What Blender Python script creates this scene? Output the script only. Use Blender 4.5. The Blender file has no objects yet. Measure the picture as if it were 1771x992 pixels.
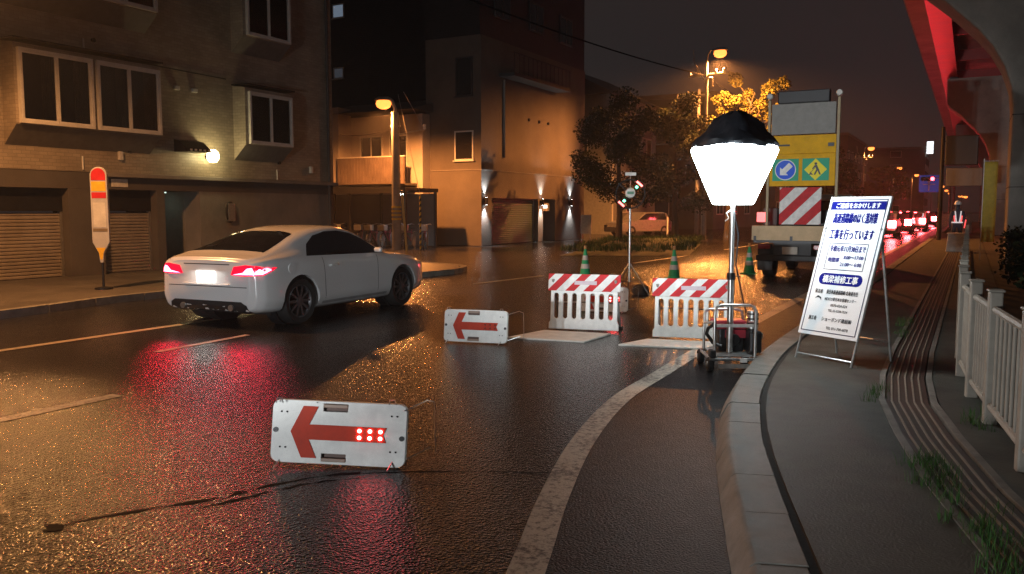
import bpy, bmesh, math, random
from mathutils import Vector, Matrix
from mathutils.bvhtree import BVHTree
from mathutils.geometry import tessellate_polygon
R = math.radians
S = bpy.context.scene
COL = S.collection

# ------------------------------------------------------------------ camera, sky, exposure
cam = bpy.data.cameras.new('camera'); camo = bpy.data.objects.new('camera', cam); COL.objects.link(camo)
cam.sensor_width = 36.0; cam.lens = 29.475; cam.clip_start = 0.05; cam.clip_end = 2000
camo.location = (0, 0, 1.6); camo.rotation_euler = (R(90 - 5.2407), 0, R(28.6187))
S.camera = camo
W = bpy.data.worlds.new('World'); S.world = W; W.use_nodes = True
wn = W.node_tree.nodes; wl = W.node_tree.links; wn.clear()
wout = wn.new('ShaderNodeOutputWorld'); wbg = wn.new('ShaderNodeBackground')
wsky = wn.new('ShaderNodeTexSky'); wsky.sky_type = 'NISHITA'; wsky.sun_disc = False
wsky.sun_elevation = R(-4); wsky.sun_rotation = R(200); wsky.air_density = 2.0; wsky.dust_density = 6.0
wmix = wn.new('ShaderNodeMixRGB'); wmix.blend_type = 'ADD'; wmix.inputs[0].default_value = 1.0
wmix.inputs[2].default_value = (0.20, 0.165, 0.16, 1)      # low cloud lit by the city
wl.new(wsky.outputs[0], wmix.inputs[1]); wl.new(wmix.outputs[0], wbg.inputs[0]); wl.new(wbg.outputs[0], wout.inputs[0])
wbg.inputs[1].default_value = 0.10
S.view_settings.view_transform = 'Standard'; S.view_settings.look = 'None'
S.view_settings.exposure = 0.0; S.view_settings.gamma = 1.0; S.view_settings.use_curve_mapping = False
S.render.engine = 'CYCLES'
S.cycles.use_denoising = True; S.cycles.denoising_prefilter = 'NONE'
S.cycles.max_bounces = 6; S.cycles.diffuse_bounces = 3; S.cycles.glossy_bounces = 4; S.cycles.transmission_bounces = 4
S.cycles.caustics_reflective = False; S.cycles.caustics_refractive = False
S.cycles.sample_clamp_indirect = 6.0; S.cycles.sample_clamp_direct = 0.0
S.cycles.use_light_tree = True

SODIUM = (1.0, 0.33, 0.075)

# ------------------------------------------------------------------ materials
MATS = {}
def _new(name):
    m = bpy.data.materials.new(name); m.use_nodes = True
    nt = m.node_tree; b = nt.nodes['Principled BSDF']
    return m, nt, b
def mat(name, base, rough=0.6, metal=0.0, spec=0.5, var=0.25, vscale=6.0, bump=0.0, bscale=40.0, emit=None, estr=0.0, coat=0.0, alpha=1.0, rvar=0.1):
    if name in MATS: return MATS[name]
    m, nt, b = _new(name); N, L = nt.nodes, nt.links
    b.inputs['Roughness'].default_value = rough; b.inputs['Metallic'].default_value = metal
    b.inputs['Specular IOR Level'].default_value = spec; b.inputs['Coat Weight'].default_value = coat
    tc = N.new('ShaderNodeTexCoord')
    if var > 0:
        n = N.new('ShaderNodeTexNoise'); n.inputs['Scale'].default_value = vscale; n.inputs['Detail'].default_value = 6; n.inputs['Roughness'].default_value = 0.65
        L.new(tc.outputs['Object'], n.inputs['Vector'])
        r = N.new('ShaderNodeValToRGB'); r.color_ramp.elements[0].position = 0.3; r.color_ramp.elements[1].position = 0.75
        lo = tuple(c * (1 - var) for c in base[:3]) + (1,); hi = tuple(min(1, c * (1 + var * 0.5)) for c in base[:3]) + (1,)
        r.color_ramp.elements[0].color = lo; r.color_ramp.elements[1].color = hi
        L.new(n.outputs['Fac'], r.inputs[0]); L.new(r.outputs[0], b.inputs['Base Color'])
        if rvar > 0:
            mr = N.new('ShaderNodeMapRange'); mr.inputs[3].default_value = max(0.02, rough - rvar); mr.inputs[4].default_value = min(1, rough + rvar)
            L.new(n.outputs['Fac'], mr.inputs[0]); L.new(mr.outputs[0], b.inputs['Roughness'])
    else:
        b.inputs['Base Color'].default_value = tuple(base[:3]) + (1,)
    if bump > 0:
        n2 = N.new('ShaderNodeTexNoise'); n2.inputs['Scale'].default_value = bscale; n2.inputs['Detail'].default_value = 4
        L.new(tc.outputs['Object'], n2.inputs['Vector'])
        bp = N.new('ShaderNodeBump'); bp.inputs['Strength'].default_value = 0.6; bp.inputs['Distance'].default_value = bump
        L.new(n2.outputs['Fac'], bp.inputs['Height']); L.new(bp.outputs[0], b.inputs['Normal'])
    if emit:
        b.inputs['Emission Color'].default_value = tuple(emit[:3]) + (1,); b.inputs['Emission Strength'].default_value = estr
    MATS[name] = m
    return m
def emis(name, color, strength):
    return mat(name, (0.6, 0.6, 0.6), 0.4, var=0, emit=color, estr=strength)
def glass(name, tint=(0.015, 0.017, 0.02), rough=0.06):
    return mat(name, tint, rough, spec=0.7, var=0)

def road_mat():
    m, nt, b = _new('wet_asphalt'); N, L = nt.nodes, nt.links
    tc = N.new('ShaderNodeTexCoord')
    big = N.new('ShaderNodeTexNoise'); big.inputs['Scale'].default_value = 0.33; big.inputs['Detail'].default_value = 4; big.inputs['Roughness'].default_value = 0.55
    mp = N.new('ShaderNodeMapping'); mp.inputs['Scale'].default_value = (1.5, 0.45, 1)
    L.new(tc.outputs['Object'], mp.inputs[0]); L.new(mp.outputs[0], big.inputs['Vector'])
    wet = N.new('ShaderNodeValToRGB'); wet.color_ramp.elements[0].position = 0.42; wet.color_ramp.elements[1].position = 0.60
    L.new(big.outputs['Fac'], wet.inputs[0])
    vor = N.new('ShaderNodeTexVoronoi'); vor.inputs['Scale'].default_value = 58
    L.new(tc.outputs['Object'], vor.inputs['Vector'])
    fin = N.new('ShaderNodeTexNoise'); fin.inputs['Scale'].default_value = 38; fin.inputs['Detail'].default_value = 5
    L.new(tc.outputs['Object'], fin.inputs['Vector'])
    add = N.new('ShaderNodeMath'); add.operation = 'MULTIPLY_ADD'; add.inputs[1].default_value = 1.0
    L.new(fin.outputs['Fac'], add.inputs[0]); L.new(vor.outputs['Distance'], add.inputs[2])
    # open-textured asphalt in the near lane, water film filling the texture elsewhere
    ds_ = N.new('ShaderNodeVectorMath'); ds_.operation = 'DISTANCE'; ds_.inputs[1].default_value = (-5.2, 0.8, 0); L.new(tc.outputs['Object'], ds_.inputs[0])
    dm = N.new('ShaderNodeMapRange'); dm.inputs[1].default_value = 3.6; dm.inputs[2].default_value = 7.0; L.new(ds_.outputs['Value'], dm.inputs[0])
    d2 = N.new('ShaderNodeVectorMath'); d2.operation = 'DISTANCE'; d2.inputs[1].default_value = (-4.6, 18.5, 0); L.new(tc.outputs['Object'], d2.inputs[0])   # closed, unswept lane
    dm2 = N.new('ShaderNodeMapRange'); dm2.inputs[1].default_value = 4.5; dm2.inputs[2].default_value = 8.0; L.new(d2.outputs['Value'], dm2.inputs[0])
    mn = N.new('ShaderNodeMath'); mn.operation = 'MINIMUM'; L.new(dm.outputs[0], mn.inputs[0]); L.new(dm2.outputs[0], mn.inputs[1])
    wm = N.new('ShaderNodeMath'); wm.operation = 'MULTIPLY'; L.new(mn.outputs[0], wm.inputs[0])
    wb_ = N.new('ShaderNodeMapRange'); wb_.inputs[3].default_value = 0.55; wb_.inputs[4].default_value = 1.0; L.new(wet.outputs[0], wb_.inputs[0]); L.new(wb_.outputs[0], wm.inputs[1])
    st = N.new('ShaderNodeMapRange'); st.inputs[3].default_value = 0.9; st.inputs[4].default_value = 0.32
    L.new(wm.outputs[0], st.inputs[0])
    bp = N.new('ShaderNodeBump'); bp.inputs['Distance'].default_value = 0.006
    L.new(st.outputs[0], bp.inputs['Strength']); L.new(add.outputs[0], bp.inputs['Height']); L.new(bp.outputs[0], b.inputs['Normal'])
    col = N.new('ShaderNodeValToRGB'); col.color_ramp.elements[0].position = 0.3; col.color_ramp.elements[1].position = 0.75
    col.color_ramp.elements[0].color = (0.010, 0.0095, 0.009, 1); col.color_ramp.elements[1].color = (0.042, 0.039, 0.036, 1)
    L.new(fin.outputs['Fac'], col.inputs[0])
    # worn, polished and patched areas have a colour of their own
    pat = N.new('ShaderNodeTexNoise'); pat.inputs['Scale'].default_value = 0.9; pat.inputs['Detail'].default_value = 5
    L.new(tc.outputs['Object'], pat.inputs['Vector'])
    pm = N.new('ShaderNodeMapRange'); pm.inputs[1].default_value = 0.3; pm.inputs[2].default_value = 0.7; pm.inputs[3].default_value = 0.6; pm.inputs[4].default_value = 1.2
    L.new(pat.outputs['Fac'], pm.inputs[0])
    mul = N.new('ShaderNodeMixRGB'); mul.blend_type = 'MULTIPLY'; mul.inputs[0].default_value = 1
    L.new(col.outputs[0], mul.inputs[1]); L.new(pm.outputs[0], mul.inputs[2]); L.new(mul.outputs[0], b.inputs['Base Color'])
    rg = N.new('ShaderNodeMapRange'); rg.inputs[3].default_value = 0.21; rg.inputs[4].default_value = 0.15
    L.new(wm.outputs[0], rg.inputs[0]); L.new(rg.outputs[0], b.inputs['Roughness'])
    b.inputs['Specular IOR Level'].default_value = 0.5
    return m
def paint_mat(name, c=(0.44, 0.42, 0.36), rough=0.4, thr=0.53):
    m, nt, b = _new(name); N, L = nt.nodes, nt.links
    tc = N.new('ShaderNodeTexCoord')
    n = N.new('ShaderNodeTexNoise'); n.inputs['Scale'].default_value = 22; n.inputs['Detail'].default_value = 8; n.inputs['Roughness'].default_value = 0.75
    L.new(tc.outputs['Object'], n.inputs['Vector'])
    n0 = N.new('ShaderNodeTexNoise'); n0.inputs['Scale'].default_value = 1.7; n0.inputs['Detail'].default_value = 3
    L.new(tc.outputs['Object'], n0.inputs['Vector'])
    a = N.new('ShaderNodeMath'); a.operation = 'MULTIPLY_ADD'; a.inputs[1].default_value = 0.45; L.new(n0.outputs['Fac'], a.inputs[0]); L.new(n.outputs['Fac'], a.inputs[2])
    r = N.new('ShaderNodeValToRGB'); r.color_ramp.elements[0].position = thr + 0.07; r.color_ramp.elements[1].position = thr + 0.22
    r.color_ramp.elements[0].color = (0.07, 0.065, 0.06, 1); r.color_ramp.elements[1].color = tuple(c) + (1,)
    L.new(a.outputs[0], r.inputs[0]); L.new(r.outputs[0], b.inputs['Base Color'])
    bp = N.new('ShaderNodeBump'); bp.inputs['Distance'].default_value = 0.004; bp.inputs['Strength'].default_value = 0.6
    v = N.new('ShaderNodeTexVoronoi'); v.inputs['Scale'].default_value = 75; L.new(tc.outputs['Object'], v.inputs['Vector'])
    L.new(v.outputs['Distance'], bp.inputs['Height']); L.new(bp.outputs[0], b.inputs['Normal'])
    b.inputs['Roughness'].default_value = rough
    return m
def tile_mat(name, base, mortar, w, h, rough=0.45, bump=0.004):
    m, nt, b = _new(name); N, L = nt.nodes, nt.links
    tc = N.new('ShaderNodeTexCoord'); sp = N.new('ShaderNodeSeparateXYZ'); L.new(tc.outputs['Object'], sp.inputs[0])
    ad = N.new('ShaderNodeMath'); L.new(sp.outputs[0], ad.inputs[0]); L.new(sp.outputs[1], ad.inputs[1])
    cb = N.new('ShaderNodeCombineXYZ'); L.new(ad.outputs[0], cb.inputs[0]); L.new(sp.outputs[2], cb.inputs[1])
    br = N.new('ShaderNodeTexBrick'); br.inputs['Scale'].default_value = 1.0; br.inputs['Brick Width'].default_value = w; br.inputs['Row Height'].default_value = h
    br.inputs['Mortar Size'].default_value = 0.006; br.inputs['Mortar Smooth'].default_value = 0.2
    br.inputs['Color1'].default_value = tuple(base) + (1,); br.inputs['Color2'].default_value = tuple(c * 0.78 for c in base) + (1,); br.inputs['Mortar'].default_value = tuple(mortar) + (1,)
    L.new(cb.outputs[0], br.inputs['Vector'])
    n = N.new('ShaderNodeTexNoise'); n.inputs['Scale'].default_value = 1.1; n.inputs['Detail'].default_value = 7; L.new(tc.outputs['Object'], n.inputs['Vector'])
    mr = N.new('ShaderNodeMapRange'); mr.inputs[1].default_value = 0.25; mr.inputs[2].default_value = 0.75; mr.inputs[3].default_value = 0.6; mr.inputs[4].default_value = 1.1; L.new(n.outputs['Fac'], mr.inputs[0])
    mul = N.new('ShaderNodeMixRGB'); mul.blend_type = 'MULTIPLY'; mul.inputs[0].default_value = 1; L.new(br.outputs['Color'], mul.inputs[1]); L.new(mr.outputs[0], mul.inputs[2]); L.new(mul.outputs[0], b.inputs['Base Color'])
    bp = N.new('ShaderNodeBump'); bp.inputs['Distance'].default_value = bump; bp.inputs['Strength'].default_value = 0.7; bp.invert = True
    L.new(br.outputs['Fac'], bp.inputs['Height']); L.new(bp.outputs[0], b.inputs['Normal'])
    b.inputs['Roughness'].default_value = rough
    return m
def stripe_mat(name, pitch, c1=(0.55, 0.02, 0.025), c2=(0.8, 0.8, 0.78), slope=1.0, off=0.0):
    m, nt, b = _new(name); N, L = nt.nodes, nt.links
    tc = N.new('ShaderNodeTexCoord'); sp = N.new('ShaderNodeSeparateXYZ'); L.new(tc.outputs['Object'], sp.inputs[0])
    ma = N.new('ShaderNodeMath'); ma.operation = 'MULTIPLY_ADD'; ma.inputs[1].default_value = -slope; L.new(sp.outputs[2], ma.inputs[0]); L.new(sp.outputs[0], ma.inputs[2])
    a2 = N.new('ShaderNodeMath'); a2.operation = 'ADD'; a2.inputs[1].default_value = 50 + off; L.new(ma.outputs[0], a2.inputs[0])
    dv = N.new('ShaderNodeMath'); dv.operation = 'DIVIDE'; dv.inputs[1].default_value = pitch; L.new(a2.outputs[0], dv.inputs[0])
    fr = N.new('ShaderNodeMath'); fr.operation = 'FRACT'; L.new(dv.outputs[0], fr.inputs[0])
    gt = N.new('ShaderNodeMath'); gt.operation = 'GREATER_THAN'; gt.inputs[1].default_value = 0.5; L.new(fr.outputs[0], gt.inputs[0])
    n = N.new('ShaderNodeTexNoise'); n.inputs['Scale'].default_value = 9; n.inputs['Detail'].default_value = 6; L.new(tc.outputs['Object'], n.inputs['Vector'])
    mr = N.new('ShaderNodeMapRange'); mr.inputs[1].default_value = 0.3; mr.inputs[2].default_value = 0.7; mr.inputs[3].default_value = 0.75; mr.inputs[4].default_value = 1.05; L.new(n.outputs['Fac'], mr.inputs[0])
    mx = N.new('ShaderNodeMixRGB'); mx.inputs[1].default_value = tuple(c1) + (1,); mx.inputs[2].default_value = tuple(c2) + (1,); L.new(gt.outputs[0], mx.inputs[0])
    mul = N.new('ShaderNodeMixRGB'); mul.blend_type = 'MULTIPLY'; mul.inputs[0].default_value = 1; L.new(mx.outputs[0], mul.inputs[1]); L.new(mr.outputs[0], mul.inputs[2]); L.new(mul.outputs[0], b.inputs['Base Color'])
    b.inputs['Roughness'].default_value = 0.6; b.inputs['Specular IOR Level'].default_value = 0.25
    return m

M_ROAD = road_mat()
M_LINE = paint_mat('worn_road_paint'); M_LINE2 = paint_mat('lamplit_road_paint', (0.40, 0.34, 0.23), 0.35, 0.46)  # second paint has the lamps' yellow light put into its colour
M_GROUND = mat('dark_earth', (0.04, 0.035, 0.03), 0.9, bump=0.02, bscale=3)
M_WALK = mat('damp_asphalt_walk', (0.085, 0.088, 0.075), 0.65, spec=.3, var=0.6, vscale=2.6, bump=0.010, bscale=75, rvar=0.12)
M_WALKL = mat('damp_walk_far', (0.11, 0.1, 0.09), 0.45, var=0.4, vscale=1.2, bump=0.004, bscale=60)
M_KERB = mat('kerb_concrete', (0.20, 0.195, 0.175), 0.65, var=0.5, vscale=5, bump=0.003, bscale=90)
M_JOINT = mat('joint_soil', (0.03, 0.025, 0.02), 0.95, var=0.3, vscale=20, bump=0.008, bscale=40)
M_TILE = tile_mat('glazed_wall_tile', (0.40, 0.345, 0.27), (0.26, 0.22, 0.18), 0.19, 0.075, 0.4)
M_RENDER = mat('painted_render', (0.22, 0.20, 0.18), 0.85, var=0.35, vscale=1.0, bump=0.002, bscale=60)
M_DKREND = mat('dark_render', (0.10, 0.09, 0.085), 0.85, var=0.3, vscale=1.0, bump=0.002, bscale=60)
M_HOUSE = mat('house_siding', (0.46, 0.41, 0.37), 0.7, var=0.2, vscale=0.8, bump=0.002, bscale=30)
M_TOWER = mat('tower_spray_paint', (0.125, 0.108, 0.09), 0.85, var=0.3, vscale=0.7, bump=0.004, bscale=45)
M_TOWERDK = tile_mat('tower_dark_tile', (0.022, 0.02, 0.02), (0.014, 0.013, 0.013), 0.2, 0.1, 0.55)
M_CONC = mat('pier_concrete', (0.46, 0.43, 0.38), 0.85, var=0.4, vscale=0.7, bump=0.006, bscale=18)
M_SHUT = mat('shutter_metal', (0.27, 0.235, 0.20), 0.45, metal=0.0, var=0.3, vscale=2)
M_GREENSH = mat('green_shutter', (0.06, 0.10, 0.09), 0.4, var=0.25, vscale=2)
M_FRAME = mat('aluminium_frame', (0.68, 0.66, 0.62), 0.45, metal=0.0, var=0.15)
M_GLASS = glass('dark_window_glass', (0.02, 0.018, 0.016), 0.05)
M_DARKMET = mat('dark_metal', (0.03, 0.03, 0.032), 0.45, metal=0.6)
M_BLACK = mat('black_plastic', (0.018, 0.018, 0.02), 0.5)
M_STEEL = mat('galvanised_steel', (0.55, 0.55, 0.54), 0.32, metal=0.85, var=0.25, vscale=15)
M_GREYPOLE = mat('grey_pole', (0.30, 0.29, 0.27), 0.6, var=0.3, vscale=4)
M_WHITEP = mat('white_plastic', (0.74, 0.74, 0.71), 0.42, var=0.22, vscale=9, bump=0.001, bscale=60)
M_REDP = mat('red_sheeting', (0.50, 0.045, 0.02), 0.6, spec=.2, var=0.2, vscale=10)
M_WHITEB = mat('white_board', (0.76, 0.74, 0.68), 0.45, var=0.3, vscale=6)
M_FENCE = mat('cream_fence_paint', (0.33, 0.30, 0.25), 0.55, var=0.3, vscale=5)
M_RUBBER = mat('tyre_rubber', (0.018, 0.018, 0.018), 0.75, var=0.2)
M_GREEN = mat('cone_green', (0.02, 0.48, 0.20), 0.55, var=0.15)
M_YELLOW = mat('machine_yellow', (0.75, 0.40, 0.015), 0.65, spec=.2, var=0.2, vscale=4)
M_LEAF = [mat('leaf_a', (0.022, 0.033, 0.012), 0.85, spec=.15, var=0.3, vscale=3), mat('leaf_lamplit', (0.15, 0.15, 0.035), 0.8, spec=.2, var=0.3, vscale=3)]  # second leaf tone carries the street lamps' yellow light in its base colour
M_GRASS = mat('grass_blade', (0.05, 0.13, 0.03), 0.7, spec=.2, var=0.35, vscale=3)
M_BARK = mat('bark', (0.07, 0.055, 0.04), 0.9, bump=0.02, bscale=14)
M_REDGIRD = mat('red_girder_paint', (0.42, 0.03, 0.022), 0.45, var=0.35, vscale=0.8)

# ------------------------------------------------------------------ helpers
class MB:
    def __init__(s): s.v = []; s.f = []
    def add(s, vs, fs):
        o = len(s.v); s.v += [tuple(v) for v in vs]; s.f += [tuple(i + o for i in f) for f in fs]; return s
    def box(s, x0, x1, y0, y1, z0, z1):
        return s.add([(x0,y0,z0),(x1,y0,z0),(x1,y1,z0),(x0,y1,z0),(x0,y0,z1),(x1,y0,z1),(x1,y1,z1),(x0,y1,z1)],
                     [(0,3,2,1),(4,5,6,7),(0,1,5,4),(1,2,6,5),(2,3,7,6),(3,0,4,7)])
    def tube(s, pts, r, n=8, closed=False, cap=True):
        P = [Vector(p) for p in pts]; k = len(P); rs = r if isinstance(r, (list, tuple)) else [r] * k
        up = None; vs = []; fs = []
        for i in range(k):
            if closed: t = P[(i + 1) % k] - P[i - 1]
            else: t = P[min(i + 1, k - 1)] - P[max(i - 1, 0)]
            t.normalize()
            if up is None:
                a = Vector((0, 0, 1)) if abs(t.z) < 0.9 else Vector((1, 0, 0)); up = t.cross(a).normalized()
            else:
                up = (up - t * up.dot(t)).normalized()
            w = t.cross(up)
            for j in range(n):
                a = 2 * math.pi * j / n; vs.append(P[i] + (up * math.cos(a) + w * math.sin(a)) * rs[i])
        for i in range(k if closed else k - 1):
            i2 = (i + 1) % k
            for j in range(n): fs.append((i*n+j, i*n+(j+1) % n, i2*n+(j+1) % n, i2*n+j))
        if cap and not closed:
            fs.append(tuple(range(n - 1, -1, -1))); fs.append(tuple((k - 1) * n + j for j in range(n)))
        return s.add(vs, fs)
    def cyl(s, p0, p1, r0, r1=None, n=14): return s.tube([p0, p1], [r0, r0 if r1 is None else r1], n)
    def lathe(s, prof, n=20, c=(0, 0, 0), axis='z', closed=False):
        vs = []; k = len(prof)
        for (r, h) in prof:
            for j in range(n):
                a = 2 * math.pi * j / n; x, y = r * math.cos(a), r * math.sin(a)
                if axis == 'z': q = (c[0] + x, c[1] + y, c[2] + h)
                elif axis == 'x': q = (c[0] + h, c[1] + x, c[2] + y)
                else: q = (c[0] + y, c[1] + h, c[2] + x)
                vs.append(q)
        fs = []
        for i in range(k if closed else k - 1):
            i2 = (i + 1) % k
            for j in range(n): fs.append((i*n+j, i*n+(j+1) % n, i2*n+(j+1) % n, i2*n+j))
        if not closed:
            if prof[0][0] > 1e-4: fs.append(tuple(range(n - 1, -1, -1)))
            if prof[-1][0] > 1e-4: fs.append(tuple((k - 1) * n + j for j in range(n)))
        return s.add(vs, fs)
    def prism(s, poly, d0, d1, plane='xz'):
        def P(a, b, d): return {'xz': (a, d, b), 'yz': (d, a, b), 'xy': (a, b, d)}[plane]
        k = len(poly); vs = [P(a, b, d0) for a, b in poly] + [P(a, b, d1) for a, b in poly]
        tri = tessellate_polygon([[Vector((a, b, 0)) for a, b in poly]])
        fs = [t for t in tri] + [tuple(i + k for i in reversed(t)) for t in tri]
        fs += [(i, (i + 1) % k, k + (i + 1) % k, k + i) for i in range(k)]
        return s.add(vs, fs)
    def xf(s, m):
        s.v = [tuple(m @ Vector(v)) for v in s.v]; return s
    def build(s, name, m, parent=None, smooth=False, bevel=0.0, loc=None, rot=None):
        me = bpy.data.meshes.new(name); me.from_pydata(s.v, [], s.f); me.update()
        bm = bmesh.new(); bm.from_mesh(me); bmesh.ops.recalc_face_normals(bm, faces=bm.faces); bm.to_mesh(me); bm.free()
        me.materials.append(m)
        if smooth:
            for p in me.polygons: p.use_smooth = True
            me.set_sharp_from_angle(angle=R(42))
        o = bpy.data.objects.new(name, me); COL.objects.link(o)
        if parent: o.parent = parent
        if loc: o.location = loc
        if rot: o.rotation_euler = rot
        if bevel > 0:
            b = o.modifiers.new('bevel', 'BEVEL'); b.width = bevel; b.segments = 2; b.limit_method = 'ANGLE'; b.angle_limit = R(40)
        return o
def E(name, loc, rz=0.0, label=None, cat=None, group=None):
    o = bpy.data.objects.new(name, None); COL.objects.link(o); o.location = loc; o.rotation_euler = (0, 0, rz); o.empty_display_size = 0.2
    tag(o, label, cat, group); return o
def tag(o, label=None, cat=None, group=None, kind=None):
    if label: o['label'] = label
    if cat: o['category'] = cat
    if group: o['group'] = group
    if kind: o['kind'] = kind
    return o
def copy_tree(o, parent=None):
    c = o.copy(); COL.objects.link(c); c.parent = parent
    for ch in list(o.children): copy_tree(ch, c)
    return c
def bx(name, m, parent, x0, x1, y0, y1, z0, z1, bevel=0.0): return MB().box(x0, x1, y0, y1, z0, z1).build(name, m, parent, bevel=bevel)
def plate(outer, holes, d0, d1, plane='xz'):
    """a sheet with real holes in it"""
    bm = bmesh.new(); edges = []
    for loop in [outer] + holes:
        vs = [bm.verts.new((a, 0, b)) for a, b in loop]
        edges += [bm.edges.new((vs[i], vs[(i + 1) % len(vs)])) for i in range(len(vs))]
    bmesh.ops.triangle_fill(bm, use_beauty=True, use_dissolve=False, edges=edges, normal=(0, -1, 0))
    bm.verts.index_update(); k = len(bm.verts)
    vs = [tuple(v.co) for v in bm.verts]; fs = [tuple(v.index for v in f.verts) for f in bm.faces]; be = [tuple(v.index for v in e.verts) for e in bm.edges if len(e.link_faces) == 1]
    bm.free()
    V = [(a, d0, b) for a, _, b in vs] + [(a, d1, b) for a, _, b in vs]
    F = fs + [tuple(i + k for i in reversed(f)) for f in fs] + [(a, b, b + k, a + k) for a, b in be]
    if plane == 'yz': V = [(y, x, z) for x, y, z in V]
    return MB().add(V, F)
def rrect(x0, x1, z0, z1, r, n=4):
    out = []
    for cx, cz, a0 in ((x1 - r, z1 - r, 0), (x0 + r, z1 - r, 90), (x0 + r, z0 + r, 180), (x1 - r, z0 + r, 270)):
        for i in range(n + 1):
            a = R(a0 + 90 * i / n); out.append((cx + r * math.cos(a), cz + r * math.sin(a)))
    return out
_dg = None
def text(s, m, parent, x, z, w, h, y=-0.004, bold=0.0, name='lettering', align='CENTER'):
    """flat print in the local xz plane, fitted to w x h, centred (or left edge) at x, centred at z"""
    cu = bpy.data.curves.new(name, 'FONT'); cu.body = s; cu.size = 1.0; cu.fill_mode = 'FRONT'; cu.resolution_u = 2
    t = bpy.data.objects.new(name, cu); COL.objects.link(t)
    bpy.context.view_layer.update()
    me = bpy.data.meshes.new_from_object(t.evaluated_get(bpy.context.evaluated_depsgraph_get()))
    bpy.data.objects.remove(t)
    xs = [v.co.x for v in me.vertices]; ys = [v.co.y for v in me.vertices]
    if not xs: return None
    x0, x1, y0, y1 = min(xs), max(xs), min(ys), max(ys)
    sx = w / (x1 - x0); sz = h / (y1 - y0)
    ox = x - w / 2 if align == 'CENTER' else x
    base = [(ox + (v.co.x - x0) * sx, z - h / 2 + (v.co.y - y0) * sz) for v in me.vertices]; polys = [tuple(p.vertices) for p in me.polygons]
    mb = MB(); e = h * bold
    for q, (ax, az) in enumerate(((0, 0), (e, 0), (-e, 0), (0, e * .7), (0, -e * .7)) if bold else ((0, 0),)):
        mb.add([(bx_ + ax, y - q * .00025, bz_ + az) for bx_, bz_ in base], polys)
    me = bpy.data.meshes.new(name); me.from_pydata(mb.v, [], mb.f); me.materials.append(m)
    o = bpy.data.objects.new(name, me); COL.objects.link(o); o.parent = parent
    return o
def lamp(name, kind, parent, loc, color, power, rot=(0, 0, 0), spot=120, blend=0.6, size=0.1, sizey=None):
    l = bpy.data.lights.new(name, kind); l.color = color; l.energy = power
    if kind == 'SPOT': l.spot_size = R(spot); l.spot_blend = blend; l.shadow_soft_size = size
    elif kind == 'POINT': l.shadow_soft_size = size
    elif kind == 'AREA':
        l.size = size
        if sizey: l.shape = 'RECTANGLE'; l.size_y = sizey
    o = bpy.data.objects.new(name, l); COL.objects.link(o); o.parent = parent; o.location = loc; o.rotation_euler = rot
    return o
def interp(pts, t):
    for i in range(len(pts) - 1):
        if t <= pts[i + 1][0]:
            a, b = pts[i], pts[i + 1]; k = (t - a[0]) / (b[0] - a[0]); return a[1] + (b[1] - a[1]) * k
    return pts[-1][1]
def smooth_curve(P, n=8):
    out = []
    for i in range(len(P) - 1):
        p0 = Vector(P[max(i - 1, 0)]); p1 = Vector(P[i]); p2 = Vector(P[i + 1]); p3 = Vector(P[min(i + 2, len(P) - 1)])
        for j in range(n):
            t = j / n
            out.append(0.5 * ((2 * p1) + (p2 - p0) * t + (2 * p0 - 5 * p1 + 4 * p2 - p3) * t * t + (3 * p1 - p0 - 3 * p2 + p3) * t ** 3))
    out.append(Vector(P[-1])); return out
def normals2(P):
    out = []
    for i in range(len(P)):
        t = (P[min(i + 1, len(P) - 1)] - P[max(i - 1, 0)]).normalized(); out.append(Vector((t.y, -t.x)))
    return out   # to the right of travel
def ribbon(P, d0, d1, z0, z1=None):
    """strip between two offsets of a path; a slab when z1 is given"""
    Nn = normals2(P); mb = MB(); k = len(P)
    a = [P[i] + Nn[i] * d0 for i in range(k)]; b = [P[i] + Nn[i] * d1 for i in range(k)]
    if z1 is None:
        mb.add([(p.x, p.y, z0) for p in a] + [(p.x, p.y, z0) for p in b], [(i, i + 1, k + i + 1, k + i) for i in range(k - 1)])
    else:
        vs = [(p.x, p.y, z0) for p in a] + [(p.x, p.y, z0) for p in b] + [(p.x, p.y, z1) for p in a] + [(p.x, p.y, z1) for p in b]
        fs = []
        for i in range(k - 1): fs += [(i, i+1, k+i+1, k+i), (2*k+i, 2*k+i+1, 3*k+i+1, 3*k+i), (i, i+1, 2*k+i+1, 2*k+i), (k+i, k+i+1, 3*k+i+1, 3*k+i)]
        fs += [(0, k, 3*k, 2*k), (k-1, 2*k-1, 4*k-1, 3*k-1)]
        mb.add(vs, fs)
    return mb

# ------------------------------------------------------------------ setting: ground, road, markings
tag(bx('ground', M_GROUND, None, -400, 300, -60, 900, -0.5, -0.004), kind='structure')
road = MB().add([(-60, -25, 0), (4, -25, 0), (4, 420, 0), (-60, 420, 0)], [(0, 1, 2, 3)]).build('road', M_ROAD); tag(road, kind='structure')
Z1 = 0.004
def marking(poly, m=M_LINE, nm='lane_marking'):
    k = len(poly); o = MB().add([(x, y, Z1) for x, y in poly], [tuple(range(k))]).build(nm, m, road); return o
ELc = smooth_curve([(-0.62, -0.2), (-1.10, 1.4), (-1.66, 3.17), (-1.98, 4.12), (-2.31, 5.29), (-2.55, 6.6), (-2.61, 7.9), (-2.66, 9.2), (-2.66, 10.5)], 6) + [Vector((-2.66, y)) for y in (14, 20, 40, 90)]
ribbon(ELc, -0.085, 0.085, Z1).build('edge_line', M_LINE, road)
M_NEWASPH = mat('newer_asphalt', (0.009, 0.009, 0.010), 0.35, spec=0.06, var=0.4, vscale=6, bump=0.014, bscale=85, rvar=0.1)
NE_ = normals2(ELc); k_ = len(ELc)
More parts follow.
